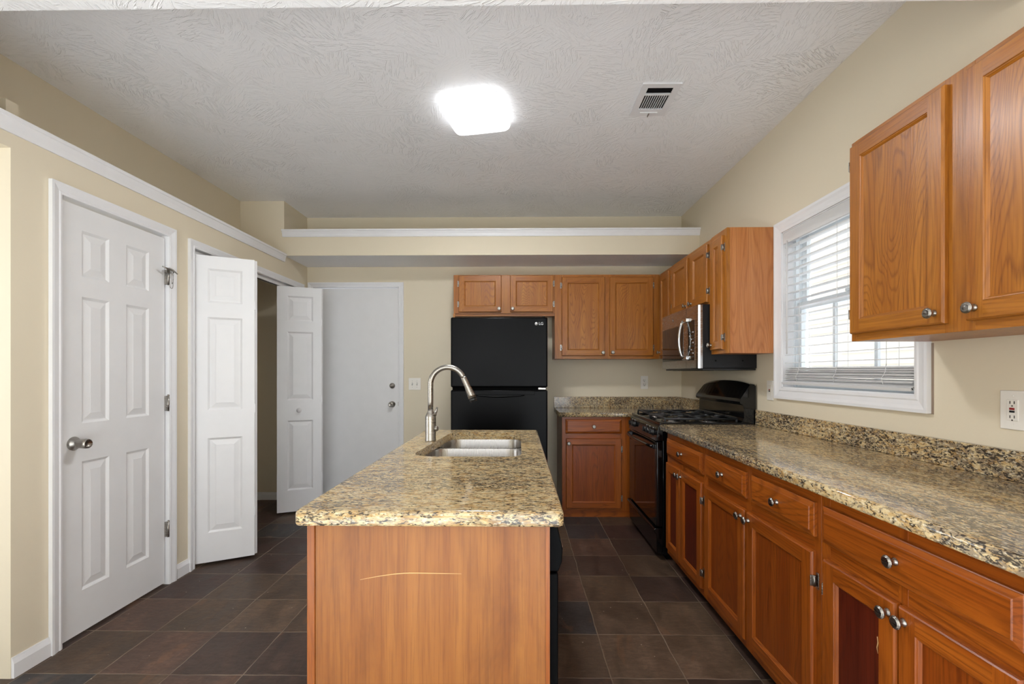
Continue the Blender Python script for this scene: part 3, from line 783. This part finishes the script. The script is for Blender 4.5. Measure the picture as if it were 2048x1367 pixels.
bare = plain('bare_wood_scratch', srgb(214, 170, 116), 0.6)
sc_m = MB(); sc_m.tube([(0, 0, 0.545), (0.003, 0, 0.53), (-0.001, 0, 0.515), (0.002, 0, 0.50)], [0.0012, 0.0018, 0.0014, 0.0006], bare, 6)
sc_o = sc_m.build('scratch', wide_drawer_base, (1.505-1.262, -0.0092, 0))

# ------------------------------------------------------------------ worktops
def rrect(x0, x1, y0, y1, r, n=6):
    p = []
    for cx, cy, a in ((x1-r, y0+r, -90), (x1-r, y1-r, 0), (x0+r, y1-r, 90), (x0+r, y0+r, 180)):
        for k in range(n+1):
            t = math.radians(a+90*k/n); p.append((cx+r*math.cos(t), cy+r*math.sin(t)))
    return p
def rpoly(pts, rad, n=8):
    """rounded polygon"""
    out = []; N_ = len(pts)
    for i in range(N_):
        p0, p, p1 = Vector(pts[i-1]), Vector(pts[i]), Vector(pts[(i+1) % N_])
        a = (p0-p).normalized(); c = (p1-p).normalized(); r = rad[i]
        ang = a.angle(c); tl = min(r/math.tan(ang/2), (p0-p).length*0.48, (p1-p).length*0.48)
        s, e = p+a*tl, p+c*tl
        for k in range(n+1):
            t = k/n; out.append(tuple(s*(1-t)**2+p*2*t*(1-t)+e*t*t))
    return out
def slab_top(m, outer, z0, z1, mat, hole=None, bul=0.012):
    """stone slab with a bullnose rim and an optional hole"""
    i = m.mi(mat); bm = m.bm
    cx = sum(p[0] for p in outer)/len(outer); cy = sum(p[1] for p in outer)/len(outer)
    n = len(outer)
    def off(d):
        r = []
        for k in range(n):
            a, p, c = Vector(outer[k-1]), Vector(outer[k]), Vector(outer[(k+1) % n])
            t = (c-a).normalized(); nrm = Vector((-t.y, t.x)); r.append(p+nrm*d)
        return r
    prof = []
    for k in range(5):
        t = k/4*PI/2; prof.append((bul*(1-math.sin(t)), z1-bul*(1-math.cos(t))))
    b2 = bul*0.6
    for k in range(4):
        t = k/3*PI/2; prof.append((b2*(1-math.cos(t)), z0+b2*(1-math.sin(t))))
    rings = [[bm.verts.new((p.x, p.y, z)) for p in off(d)] for d, z in prof]
    fs = []
    for A, B in zip(rings, rings[1:]):
        for k in range(n):
            f = bm.faces.new((A[k], B[k], B[(k+1) % n], A[(k+1) % n])); f.smooth = True; fs.append(f)
    def capped(ring, hz):
        es = [bm.edges.get((ring[k], ring[(k+1) % n])) for k in range(n)]
        hv = []
        if hole:
            hv = [bm.verts.new((p[0], p[1], hz)) for p in hole]
            es += [bm.edges.new((hv[k], hv[(k+1) % len(hv)])) for k in range(len(hv))]
        r = bmesh.ops.triangle_fill(bm, use_beauty=True, use_dissolve=False, edges=es, normal=(0, 0, 1))
        fs.extend([f for f in r['geom'] if isinstance(f, bmesh.types.BMFace)])
        return hv
    h1 = capped(rings[0], z1); h0 = capped(rings[-1], z0)
    if hole:
        for k in range(len(h1)):
            q = (k+1) % len(h1); fs.append(bm.faces.new((h1[k], h0[k], h0[q], h1[q])))
    for f in fs: f.material_index = i
    bmesh.ops.recalc_face_normals(bm, faces=fs)
    return m
ct = thing('countertop', 'long speckled granite countertop along the right wall under the window', 'countertop', (0, 0, 0.875))
m = MB(); slab_top(m, [(0.946, 0.25), (XR-0.002, 0.25), (XR-0.002, 3.086), (0.946, 3.086)], 0.0, 0.039, M['granite_r']); m.build('slab', ct)
m = MB(); m.box(1.579, XR-0.002, 0.25, 3.086, 0.0395, 0.137, M['granite_r'], 0.002); m.build('backsplash', ct)
cb = thing('countertop', 'short granite countertop in the back corner beside the range', 'countertop', (0, 0, 0.875))
m = MB(); slab_top(m, [(0.352, 3.985), (XR-0.002, 3.985), (XR-0.002, YB-0.002), (0.352, YB-0.002)], 0.0, 0.039, M['granite_r']); m.build('slab', cb)
m = MB(); m.box(0.350, XR-0.022, YB-0.022, YB-0.002, 0.0395, 0.148, M['granite_r'], 0.002); m.box(XR-0.022, XR-0.002, 3.99, YB-0.002, 0.0395, 0.145, M['granite_r'], 0.002); m.build('backsplash', cb)

# island
IX0, IX1, IY0, IY1 = -0.545, 0.080, 1.182, 2.755
isl = thing('kitchen_island', 'kitchen island base faced with honey-brown birch veneer', 'island', ((IX0+IX1)/2, (IY0+IY1)/2, 0))
ox, oy = (IX0+IX1)/2, (IY0+IY1)/2
def IB(m, x0, x1, y0, y1, z0, z1, mat, bev=0): return m.box(x0-ox, x1-ox, y0-oy, y1-oy, z0, z1, mat, bev, 1)
m = MB(); IB(m, IX0+0.0215, IX1-0.001, IY0, IY0+0.018, 0.0, 0.873, M['maple']); m.build('end_panel', isl)
m = MB(); IB(m, IX0, IX0+0.021, IY0-0.004, IY1, 0.0, 0.873, M['strip'], 0.002); m.build('side_panel', isl)
m = MB(); IB(m, IX1-0.010, IX1+0.001, IY0-0.003, IY0-0.0002, 0.0, 0.873, M['strip']); m.build('corner_bead', isl)
# a long pale scratch on the end panel
m = MB(); pts = []
for k in range(15):
    t = k/14; X = -0.408+t*0.262; Z = 0.727+0.020*math.sin(min(1, t*1.8)*PI/2)-0.003*t
    pts.append((X-ox, IY0-oy-0.0002, Z))
m.tube(pts, [0.0004+0.0010*math.sin(PI*k/14) for k in range(15)], plain('bare_wood_scratch', srgb(222, 178, 122), 0.6), 6); m.build('scratch', isl)
m = MB(); IB(m, IX0+0.0215, IX1, IY1-0.018, IY1, 0.0, 0.873, M['maple']); m.build('back_panel', isl)
m = MB(); IB(m, IX1-0.019, IX1, 1.82, IY1-0.018, 0.09, 0.873, M['ba_v']); IB(m, IX1-0.075, IX1-0.06, 1.82, IY1-0.018, 0.0, 0.09, M['kick'])
IB(m, IX0+0.022, IX1-0.02, 1.82, IY1-0.018, 0.09, 0.108, M['ba_v']); m.build('face_frame', isl)
for y0, y1 in ((1.85, 2.28), (2.29, 2.72)):
    dd = cab_door(isl, 0, y1-y0, 0.115, 0.80, M['ba_v'], M['ba_h'], M['ba_p'], ((y1-y0)-0.03 if y0 < 2 else 0.03, 0.76), None)
    dd.location = (IX1+0.0006-ox, y0-oy, 0); dd.rotation_euler = (0, 0, PI/2)
it = thing('countertop', 'polished tan granite top of the kitchen island with sink cutout', 'countertop', (0, 0, 0.875))
hole = rpoly([(-0.452, 1.898), (0.014, 1.898), (0.014, 2.655), (-0.385, 2.655)], [0.10, 0.07, 0.05, 0.08], 8)
m = MB(); slab_top(m, rrect(-0.566, 0.115, 1.148, 2.788, 0.018, 4), 0.0, 0.039, M['granite_i'], hole, 0.010); m.build('slab', it)
# sink
sk = thing('sink', 'undermount stainless double-bowl sink set in the island top', 'sink', (-0.2, 2.27, 0.875))
def bowl(m, outline, depth, rim):
    n = len(outline); cx = sum(p[0] for p in outline)/n; cy = sum(p[1] for p in outline)/n
    rings = []
    for s, z in ((1.0, -0.001), (0.985, -0.012), (0.965, -depth*0.8), (0.93, -depth*0.95), (0.86, -depth), (0.12, -depth-0.006)):
        rings.append([((cx+(p[0]-cx)*s)+0.2, (cy+(p[1]-cy)*s)-2.27, z) for p in outline])
    i = m.mi(M['steel_sink'])
    R = [[m.bm.verts.new(p) for p in r] for r in rings]
    for A, B in zip(R, R[1:]):
        for k in range(n):
            f = m.bm.faces.new((A[k], A[(k+1) % n], B[(k+1) % n], B[k])); f.smooth = True; f.material_index = i
    f = m.bm.faces.new(R[-1]); f.material_index = i
    return cx, cy
m = MB(); nb = rpoly([(-0.462, 1.892), (0.020, 1.892), (0.020, 2.335), (-0.425, 2.335)], [0.13, 0.11, 0.09, 0.11], 8)
c1 = bowl(m, nb, 0.2, 0); m.build('front_bowl', sk)
m = MB(); fb = rpoly([(-0.425, 2.352), (0.020, 2.352), (0.020, 2.662), (-0.395, 2.662)], [0.07, 0.06, 0.09, 0.10], 8)
c2 = bowl(m, fb, 0.17, 0); m.build('rear_bowl', sk)
m = MB(); m.box(-0.225+0.0, 0.225, 2.334-2.27, 2.353-2.27, -0.010, -0.0015, M['steel_sink'], 0.003); m.build('divider', sk)
for (cx, cy), dp in ((c1, 0.206), (c2, 0.176)):
    m = MB(); m.lathe([(0, 0), (0.045, 0), (0.045, 0.004), (0.03, 0.002), (0.028, -0.001), (0, -0.001)], (cx+0.2, cy-2.27, -dp+0.001), (0, 0, 1), M['chrome'], 24); m.build('drain', sk)
# faucet
FX, FY, FZ = -0.446, 2.335, 0.914
fa = thing('faucet', 'tall brushed nickel gooseneck faucet standing beside the island sink', 'faucet', (FX, FY, FZ))
m = MB(); m.lathe([(0, 0), (0.0275, 0), (0.0275, 0.003), (0.0265, 0.006), (0.0265, 0.120), (0.0255, 0.127), (0.018, 0.142), (0.0145, 0.150), (0.014, 0.160), (0, 0.160)], (0, 0, 0), (0, 0, 1), M['nickel'], 28); m.build('faucet_body', fa)
m = MB(); R_ = 0.0875; zc = 1.2-FZ; pts = [(0, 0, 0.155), (0, 0, 0.2), (0, 0, 0.24)]
for k in range(0, 25):
    a = PI-(PI-math.radians(24))*k/24; pts.append((R_+R_*math.cos(a), 0, zc+R_*math.sin(a)))
m.tube(pts, 0.0135, M['nickel'], 18); m.build('spout', fa)
e = Vector(pts[-1]); dr = Vector((math.sin(math.radians(24)), 0, -math.cos(math.radians(24))))
m = MB(); m.lathe([(0, -0.002), (0.0138, -0.002), (0.0145, 0.004), (0.0155, 0.05), (0.0195, 0.095), (0.0205, 0.112), (0, 0.112)], e, dr, M['nickel'], 22)
so_ = m.build('spray_head', fa)
m = MB(); m.lathe([(0, 0.112), (0.0185, 0.112), (0.019, 0.126), (0.016, 0.133), (0, 0.133)], e, dr, M['blackplastic'], 20); m.build('nozzle', so_)
m = MB(); m.lathe([(0, 0), (0.014, 0), (0.014, 0.010), (0.011, 0.014), (0, 0.014)], (0.024, -0.004, 0.062), (1, -0.2, 0), M['nickel'], 16)
m.build('handle_hub', fa)
m = MB(); m.tube([(0.022, -0.008, 0.128), (0.029, -0.010, 0.150), (0.036, -0.010, 0.172)], [0.008, 0.0075, 0.004], M['nickel'], 10)
m.build('lever_handle', fa)
# dishwasher in the island
dw = thing('dishwasher', 'black dishwasher built into the right side of the island', 'dishwasher', (IX1+0.001, 1.205, 0), PI/2)
m = MB(); m.box(0, 0.598, 0.004, 0.55, 0.10, 0.868, M['dw_black']); m.box(0.01, 0.59, 0.06, 0.08, 0.0, 0.10, M['void']); m.build('tub', dw)
m = MB(); m.box(0.001, 0.597, -0.024, 0.003, 0.115, 0.735, M['dw_black'], 0.004); m.build('dishwasher_door', dw)
m = MB(); m.prism([(-0.024, 0.74), (0.003, 0.74), (0.003, 0.868), (-0.020, 0.868), (-0.036, 0.80), (-0.034, 0.765)], 'x', 0.001, 0.597, M['dw_black'], 0.003); m.build('control_panel', dw)
m = MB(); m.box(0.02, 0.578, -0.0375, -0.034, 0.785, 0.80, M['steel'], 0.001); m.build('handle', dw)

# ------------------------------------------------------------------ refrigerator
fr = thing('refrigerator', 'black top-freezer refrigerator against the back wall', 'refrigerator', (-0.151, 3.63, 0))
hw = 0.383
m = MB(); m.box(-hw+0.006, hw-0.006, 0.075, 0.78, 0.03, 1.675, M['blk_matte'], 0.004); m.box(-hw+0.03, hw-0.03, 0.09, 0.1, 0.0, 0.03, M['void']); m.box(-hw+0.05, -hw+0.1, 0.65, 0.7, 0, 0.03, M['void'])
m.build('cabinet_body', fr)
def fdoor(z0, z1, name):
    m = MB(); m.box(-hw, hw, 0.0, 0.068, z0, z1, M['fridge'], 0.012, 4); return m.build(name, fr)
fz = fdoor(1.143, 1.697, 'freezer_door')
lo = fdoor(0.075, 1.122, 'fridge_door')
m = MB(); m.box(-hw+0.012, hw-0.012, 0.02, 0.07, 1.121, 1.144, M['void']); m.build('door_gap', fr)
# scooped grip along the top of the lower door
m = MB(); pts = []
for k in range(13):
    t = k/12; pts.append((-0.20+0.40*t, -0.004-0.003*math.sin(PI*t), 1.080-0.010*math.sin(PI*t)))
m.tube(pts, [0.004+0.004*math.sin(PI*k/12) for k in range(13)], M['fridge'], 10)
m.box(-0.25, 0.28, -0.003, 0.004, 1.084, 1.116, M['fridge'], 0.002); m.build('grip', lo)
m = MB(); m.box(hw-0.075, hw-0.012, 0.006, 0.05, 1.124, 1.141, M['nickel'], 0.003); m.build('hinge', fr)
m = MB(); m.lathe([(0, 0), (0.009, 0), (0.009, 0.01), (0, 0.011)], (hw-0.03, 0.02, 1.695), (0, 0, 1), M['blackplastic'], 12); m.build('hinge_cap', fr)
def text_mesh(body, size, mat, name, parent, loc, rot, ext=0.0006):
    cu = bpy.data.curves.new(name, 'FONT'); cu.body = body; cu.size = size; cu.extrude = ext; cu.align_x = 'CENTER'; cu.align_y = 'CENTER'
    o = bpy.data.objects.new(name, cu); C.objects.link(o)
    bpy.context.view_layer.update()
    me = bpy.data.meshes.new_from_object(o.evaluated_get(bpy.context.evaluated_depsgraph_get()))
    bpy.data.objects.remove(o); bpy.data.curves.remove(cu)
    me.materials.clear(); me.materials.append(mat)
    r = bpy.data.objects.new(name, me); C.objects.link(r); r.parent = parent; r.location = loc; r.rotation_euler = rot
    return r
m = MB(); m.lathe([(0, 0), (0.0125, 0), (0.0125, 0.001), (0, 0.001)], (0.294, 0.0002, 1.645), (0, -1, 0), M['logo'], 24)
em = m.build('emblem', fz)
m = MB(); m.box(0.2935, 0.2955, -0.0014, -0.0004, 1.640, 1.652, M['slot']); m.box(0.2935, 0.301, -0.0014, -0.0004, 1.639, 1.641, M['slot']); m.lathe([(0, 0), (0.0018, 0), (0.0018, 0.001), (0, 0.001)], (0.2885, -0.0004, 1.649), (0, -1, 0), M['slot'], 10); m.build('emblem_face', em)
text_mesh('LG', 0.030, M['logo'], 'brand_lettering', fz, (0.331, -0.0002, 1.645), (PI/2, 0, 0), 0.0008)

# ------------------------------------------------------------------ microwave
mw = thing('microwave', 'stainless over-the-range microwave hung under the oak cabinet', 'microwave', (1.205, 3.862, 1.285), RW)
# local x 0..0.762 toward camera, y depth, z height .43
m = MB(); m.box(0.003, 0.759, 0.032, 0.393, 0.004, 0.434, M['blk_matte'], 0.003); 
for y in (0.12, 0.30): m.lathe([(0, 0), (0.006, 0), (0.004, -0.001+0.003), (0, 0.002)], (0.7585, y, 0.055), (1, 0, 0), M['void'], 12)
m.build('oven_body', mw)
m = MB(); m.box(0.0, 0.762, 0.03, 0.385, -0.010, 0.003, M['blackplastic'], 0.002)
for k in range(9): m.box(0.08+k*0.07, 0.12+k*0.07, 0.06, 0.14, -0.012, -0.0095, M['void'])
m.build('bottom_grille', mw)
def fcurve(x): return -0.012*(1-((x-0.381)/0.381)**2)
def curved_plate(m, x0, x1, z0, z1, off, mat, n=8, th=0.03, rnd=False):
    F = [(x0+(x1-x0)*k/n, fcurve(x0+(x1-x0)*k/n)+off) for k in range(n+1)]
    if rnd: F[-1] = (x1-0.004, F[-1][1]+0.002); F.append((x1, F[-1][1]+0.014))
    poly = F+[(x1, 0.031), (x0, 0.031)]
    m.prism(poly, 'z', z0, z1, mat)
    return m
m = MB(); curved_plate(m, 0.0, 0.568, 0.004, 0.430, 0.0, M['steel']); od = m.build('oven_door', mw)
m = MB(); F = [(0.018+0.50*k/8, fcurve(0.018+0.50*k/8)-0.0015) for k in range(9)]; m.prism(F+[(0.518, 0.0), (0.018, 0.0)], 'z', 0.062, 0.318, M['blk_glass']); m.build('window_pane', od)
m = MB(); pts = []
for k in range(13):
    t = k/12; pts.append((0.545, fcurve(0.545)-0.012-0.030*math.sin(PI*t)**0.6, 0.075+0.27*t))
m.tube(pts, 0.009, M['chrome'], 10)
for z in (0.078, 0.342): m.box(0.535, 0.62, fcurve(0.55)-0.018, fcurve(0.55)+0.004, z-0.014, z+0.014, M['chrome'], 0.004)
m.build('handle', od)
m = MB(); curved_plate(m, 0.572, 0.762, 0.004, 0.430, 0.0, M['steel'], 6, rnd=True); cp = m.build('control_panel', mw)
m = MB(); F = [(0.60+0.11*k/4, fcurve(0.60+0.11*k/4)-0.0012) for k in range(5)]; m.prism(F+[(0.71, 0.004), (0.60, 0.004)], 'z', 0.060, 0.335, M['blk_glass']); m.build('keypad', cp)
m = MB()
for r in range(8):
    for c in range(3):
        x = 0.632+c*0.028; z = 0.085+r*0.024; m.box(x-0.008, x+0.008, fcurve(x)-0.0018, fcurve(x)+0.001, z-0.005, z+0.005, M['slot'] if (r+c) % 3 else M['logo'])
m.build('buttons', cp)
m = MB(); m.lathe([(0, 0), (0.011, 0), (0.011, 0.001), (0, 0.001)], (0.30, fcurve(0.30)-0.0002, 0.375), (0, -1, 0), M['slot'], 20); m.lathe([(0, 0.0), (0.008, 0.0), (0.008, 0.0005), (0, 0.0005)], (0.30, fcurve(0.30)-0.0012, 0.375), (0, -1, 0), M['logo'], 20); m.build('emblem', od)

# ------------------------------------------------------------------ gas range
rg_ = thing('gas_range', 'black gas range with cast-iron grates between the counters', 'range', (0.940, 3.857, 0), RW)
RWD = 0.762; D = XR-0.94-0.012
m = MB(); m.box(0.002, RWD-0.002, 0.03, D, 0.04, 0.895, M['blk_gloss'], 0.003); m.box(0.03, RWD-0.03, 0.06, 0.5, 0.0, 0.04, M['void']); m.build('range_body', rg_)
# cooktop with raised rim
m = MB(); m.box(0.0, RWD, 0.012, D-0.07, 0.895, 0.915, M['blk_gloss'], 0.006, 3); m.box(0.0, 0.022, 0.02, D-0.07, 0.913, 0.926, M['blk_gloss'], 0.005, 3); m.box(RWD-0.022, RWD, 0.02, D-0.07, 0.913, 0.926, M['blk_gloss'], 0.005, 3)
m.box(0.0, RWD, 0.008, 0.05, 0.905, 0.926, M['blk_gloss'], 0.006, 3); m.build('cooktop', rg_)
# sloped control panel and knobs
m = MB(); m.prism([(0.002, 0.90), (0.03, 0.905), (0.06, 0.905), (0.06, 0.80), (-0.018, 0.80)], 'x', 0.001, RWD-0.001, M['blk_gloss'], 0.003); cpn = m.build('control_panel', rg_)
kd = Vector((0, -0.98, 0.19)).normalized()
for x in (0.095, 0.175, 0.255, 0.51, 0.59, 0.67):
    if x == 0.255: continue
    m = MB(); c = Vector((x, -0.008, 0.850)); m.lathe([(0, 0), (0.024, 0), (0.024, 0.004), (0.019, 0.007), (0.018, 0.022), (0.016, 0.025), (0, 0.025)], c, kd, M['blackplastic'], 20)
    m.box(x-0.004, x+0.004, -0.040, -0.030, 0.838, 0.872, M['blackplastic'], 0.002); m.build('burner_knob', cpn)
for x in (0.095, 0.175, 0.51, 0.59, 0.67):
    m = MB(); m.box(x-0.003, x+0.003, -0.0105, -0.006, 0.880, 0.884, M['logo']); m.build('dial_mark', cpn)
# oven door
m = MB(); m.box(0.004, RWD-0.004, -0.012, 0.029, 0.225, 0.795, M['blk_gloss'], 0.006, 3); dro = m.build('oven_door', rg_)
m = MB(); m.box(0.035, RWD-0.035, -0.0135, -0.010, 0.26, 0.745, M['blk_glass']); m.build('window_pane', dro)
m = MB(); pts = []
for k in range(17):
    t = k/16; pts.append((0.03+0.702*t, -0.028-0.030*math.sin(PI*t)**0.5, 0.760))
m.tube(pts, 0.011, M['blk_gloss'], 12); m.box(0.02, 0.05, -0.032, -0.008, 0.745, 0.775, M['blk_gloss'], 0.004); m.box(RWD-0.05, RWD-0.02, -0.032, -0.008, 0.745, 0.775, M['blk_gloss'], 0.004); m.build('handle', dro)
# storage drawer with rolled top edge
m = MB(); m.prism([(-0.010, 0.05), (0.029, 0.05), (0.029, 0.215), (-0.022, 0.215), (-0.030, 0.205), (-0.026, 0.19), (-0.012, 0.175)], 'x', 0.004, RWD-0.004, M['blk_gloss'], 0.003); m.build('storage_drawer', rg_)
# backguard with arched top
m = MB(); rings = []
for k in range(15):
    t = -1+2*k/14; x = RWD/2+t*RWD/2; a = 0.028*(1-abs(t)**2.6); tp = 1.172+a
    y1 = D-0.001; f = 0.545
    rings.append([(x, y1, 0.90), (x, y1, tp), (x, y1-0.020, tp+0.002), (x, y1-0.040, tp-0.012), (x, f+0.002, 1.085), (x, f-0.004, 1.065), (x, f, 1.052), (x, f+0.026, 1.040), (x, f+0.024, 0.955), (x, f+0.010, 0.928), (x, f-0.03, 0.914), (x, f-0.03, 0.90)])
m.loft(rings, M['blk_gloss'], smooth=False); bg = m.build('backguard', rg_)
m = MB(); m.prism([(0.562, 1.082), (0.600, 1.160), (0.606, 1.160), (0.568, 1.080)], 'x', 0.25, 0.52, M['blk_glass']); m.build('display', bg)
m = MB(); m.prism([(0.560, 1.045), (0.545, 1.060), (0.549, 1.090), (0.612, 1.185), (0.640, 1.18), (0.640, 0.93), (0.60, 0.93)], 'x', RWD-0.002, RWD+0.001, M['blk_gloss']); m.build('end_cap', bg)
# burners and grates
for x, y, r in ((0.19, 0.16, 0.045), (0.19, 0.42, 0.036), (0.572, 0.16, 0.040), (0.572, 0.42, 0.045)):
    m = MB(); m.lathe([(0, 0), (0.075, 0), (0.07, 0.003), (r+0.008, 0.003), (r+0.006, 0.010), (0, 0.010)], (x, y, 0.9152), (0, 0, 1), M['steel'], 24)
    m.lathe([(0, 0), (r, 0), (r, 0.007), (r*0.85, 0.010), (0, 0.010)], (x, y, 0.9258), (0, 0, 1), M['iron'], 24); m.build('burner', rg_)
for x0 in (0.03, 0.395):
    m = MB(); x1 = x0+0.337; y0, y1 = 0.055, 0.535; zt = 0.950; r = 0.0075; I = M['iron']
    def bar(*p): m.tube([q for q in p], r, I, 8)
    bar((x0, y0, 0.919), (x0, y0, zt-0.012), (x0+0.012, y0, zt), (x1-0.012, y0, zt), (x1, y0, zt-0.012), (x1, y0, 0.919))
    bar((x0, y1, 0.919), (x0, y1, zt-0.012), (x0+0.012, y1, zt), (x1-0.012, y1, zt), (x1, y1, zt-0.012), (x1, y1, 0.919))
    bar((x0+0.004, y0, zt-0.004), (x0+0.004, y1, zt-0.004)); bar((x1-0.004, y0, zt-0.004), (x1-0.004, y1, zt-0.004))
    ym = (y0+y1)/2; bar((x0+0.004, ym, zt-0.002), (x1-0.004, ym, zt-0.002))
    xm = (x0+x1)/2
    for yc in (0.16, 0.42):
        for sx_, sy_ in ((1, 0), (-1, 0), (0, 1), (0, -1)):
            e0 = (xm+sx_*0.16 if sx_ else xm, yc+sy_*0.112, zt-0.002); e1 = (xm+sx_*0.035, yc+sy_*0.035, zt+0.002)
            bar(e0, e1)
    m.build('grate', rg_)

# ------------------------------------------------------------------ wall plates
def plate(name, label, cat, loc, rz, w, h, kind, group=None):
    t = thing(name, label, cat, loc, rz, group)
    m = MB(); m.box(-w/2, w/2, -0.006, 0.0, -h/2, h/2, M['plate'], 0.002); m.build('cover_plate', t)
    if kind == 'switch':
        for x in (-w/5, w/5):
            k = MB(); k.box(x-0.005, x+0.005, -0.0066, -0.005, -0.012, 0.012, M['slot']); k.prism([(-0.006, -0.008), (-0.018, 0.004), (-0.016, 0.010), (-0.006, 0.006)], 'x', x-0.004, x+0.004, M['plate']); k.build('toggle', t)
            for z in (-0.030, 0.030):
                k = MB(); k.lathe([(0, 0), (0.0028, 0), (0.0022, 0.001), (0, 0.001)], (x, -0.006, z), (0, -1, 0), M['nickel'], 8); k.build('screw', t)
    if kind == 'duplex':
        for z in (-0.020, 0.020):
            k = MB(); k.lathe([(0, 0), (0.0165, 0), (0.016, 0.002), (0, 0.002)], (0, -0.0058, z), (0, -1, 0), M['plate'], 20)
            for x in (-0.0065, 0.0065): k.box(x-0.0014, x+0.0014, -0.0082, -0.007, z-0.001, z+0.009, M['slot'])
            k.lathe([(0, 0), (0.003, 0), (0.003, 0.0004), (0, 0.0004)], (0, -0.0078, z-0.008), (0, -1, 0), M['slot'], 10); k.build('socket', t)
    if kind == 'gfci':
        k = MB(); k.box(-0.017, 0.017, -0.0085, -0.005, -0.034, 0.034, M['plate'], 0.001)
        for z in (-0.022, 0.024):
            for x in (-0.0065, 0.0065): k.box(x-0.0014, x+0.0014, -0.0089, -0.008, z-0.004, z+0.005, M['slot'])
            k.lathe([(0, 0), (0.0026, 0), (0.0026, 0.0004), (0, 0.0004)], (0, -0.0085, z-0.0105), (0, -1, 0), M['slot'], 10)
        so = k.build('socket', t)
        k = MB(); k.box(-0.0075, 0.0075, -0.0105, -0.008, 0.0005, 0.0075, M['red'], 0.0006); k.build('reset_button', so)
        k = MB(); k.box(-0.0075, 0.0075, -0.0105, -0.008, -0.008, -0.0015, M['blackplastic'], 0.0006); k.build('test_button', so)
        for z in (-0.046, 0.046):
            k = MB(); k.lathe([(0, 0), (0.003, 0), (0.0024, 0.001), (0, 0.001)], (0, -0.006, z), (0, -1, 0), M['plate'], 10); k.build('screw', t)
    if kind == 'reddot':
        k = MB(); k.box(-0.017, 0.017, -0.0085, -0.005, -0.034, 0.034, M['plate'], 0.001); so = k.build('socket', t)
        k = MB(); k.box(-0.007, 0.007, -0.0105, -0.008, 0.001, 0.008, M['red'], 0.0006); k.build('reset_button', so)
        k = MB(); k.box(-0.007, 0.007, -0.0105, -0.008, -0.008, -0.001, M['blackplastic'], 0.0006); k.build('test_button', so)
    return t
plate('light_switch', 'double light switch plate on the back wall beside the flat door', 'switch', (-1.022, YB, 1.147), 0, 0.118, 0.118, 'switch')
plate('wall_outlet', 'duplex outlet on the back wall above the corner counter', 'outlet', (1.236, YB, 1.162), 0, 0.072, 0.128, 'duplex', 'wall outlets')
plate('wall_outlet', 'outlet with red button between the range and the window', 'outlet', (XR, 2.936, 1.147), RW, 0.072, 0.124, 'reddot', 'wall outlets')
plate('wall_outlet', 'large outlet with red and black buttons below the near wall cabinet', 'outlet', (XR, 1.504, 1.140), RW, 0.080, 0.126, 'gfci', 'wall outlets')

# ------------------------------------------------------------------ ceiling fittings
cl = thing('ceiling_light', 'lit square white flush light on the kitchen ceiling', 'ceiling light', (-0.245, 2.675, ZC), math.radians(-10.7))
ld = area('ceiling_light_glow', (-0.245, 2.675, ZC-0.074), (0, 0, 0), 0.26, 0.26, 16, (0.97, 0.985, 1.0))
def sq(r, z, n=64, e=9.0):
    o = []
    for k in range(n):
        a = 2*PI*k/n; c, s = math.cos(a), math.sin(a)
        o.append((r*math.copysign(abs(c)**(2/e), c), r*math.copysign(abs(s)**(2/e), s), z))
    return o
m = MB(); m.loft([sq(0.165, 0.0), sq(0.165, -0.012)], M['white']); m.build('base_tray', cl)
m = MB(); m.loft([sq(0.170, -0.0125), sq(0.175, -0.02), sq(0.176, -0.034), sq(0.172, -0.046), sq(0.164, -0.056), sq(0.13, -0.064), sq(0.07, -0.069), sq(0.01, -0.070)], M['lit']); m.build('diffuser', cl)
vt = thing('ceiling_vent', 'white louvered air vent on the kitchen ceiling', 'vent', (0.763, 2.588, ZC), PI)
m = MB(); wv = M['white']; z0, z1 = -0.009, -0.001
def VB(x0, x1, y0, y1, a=z0, c=z1, mt=wv, bev=0.0): m.box(x0, x1, y0, y1, a, c, mt, bev, 1)
VB(-0.103, -0.068, -0.152, 0.152); VB(0.068, 0.103, -0.152, 0.152); VB(-0.068, 0.068, 0.118, 0.152); VB(-0.068, 0.068, -0.152, -0.085); VB(-0.068, 0.068, 0.050, 0.062)
m.build('vent_frame', vt)
m = MB(); VB(-0.07, 0.07, -0.09, 0.12, -0.0009, -0.0002, M['void']); m.build('duct_dark_plate', vt)  # black plate painted in for the dark inside of the duct
m = MB()
for y in (0.074, 0.088, 0.102): VB(-0.068, 0.068, y, y+0.003, -0.008, -0.001, M['blk_matte'])
for k in range(10):
    x = -0.056+k*0.0125; VB(x-0.0016, x+0.0016, -0.085, 0.050, -0.008, -0.001)
m.build('louvers', vt)
m = MB(); VB(-0.05, 0.05, -0.118, -0.112, -0.013, -0.009); VB(-0.004, 0.0, -0.150, -0.115, -0.018, -0.009, M['nickel']); m.build('damper_lever', vt)
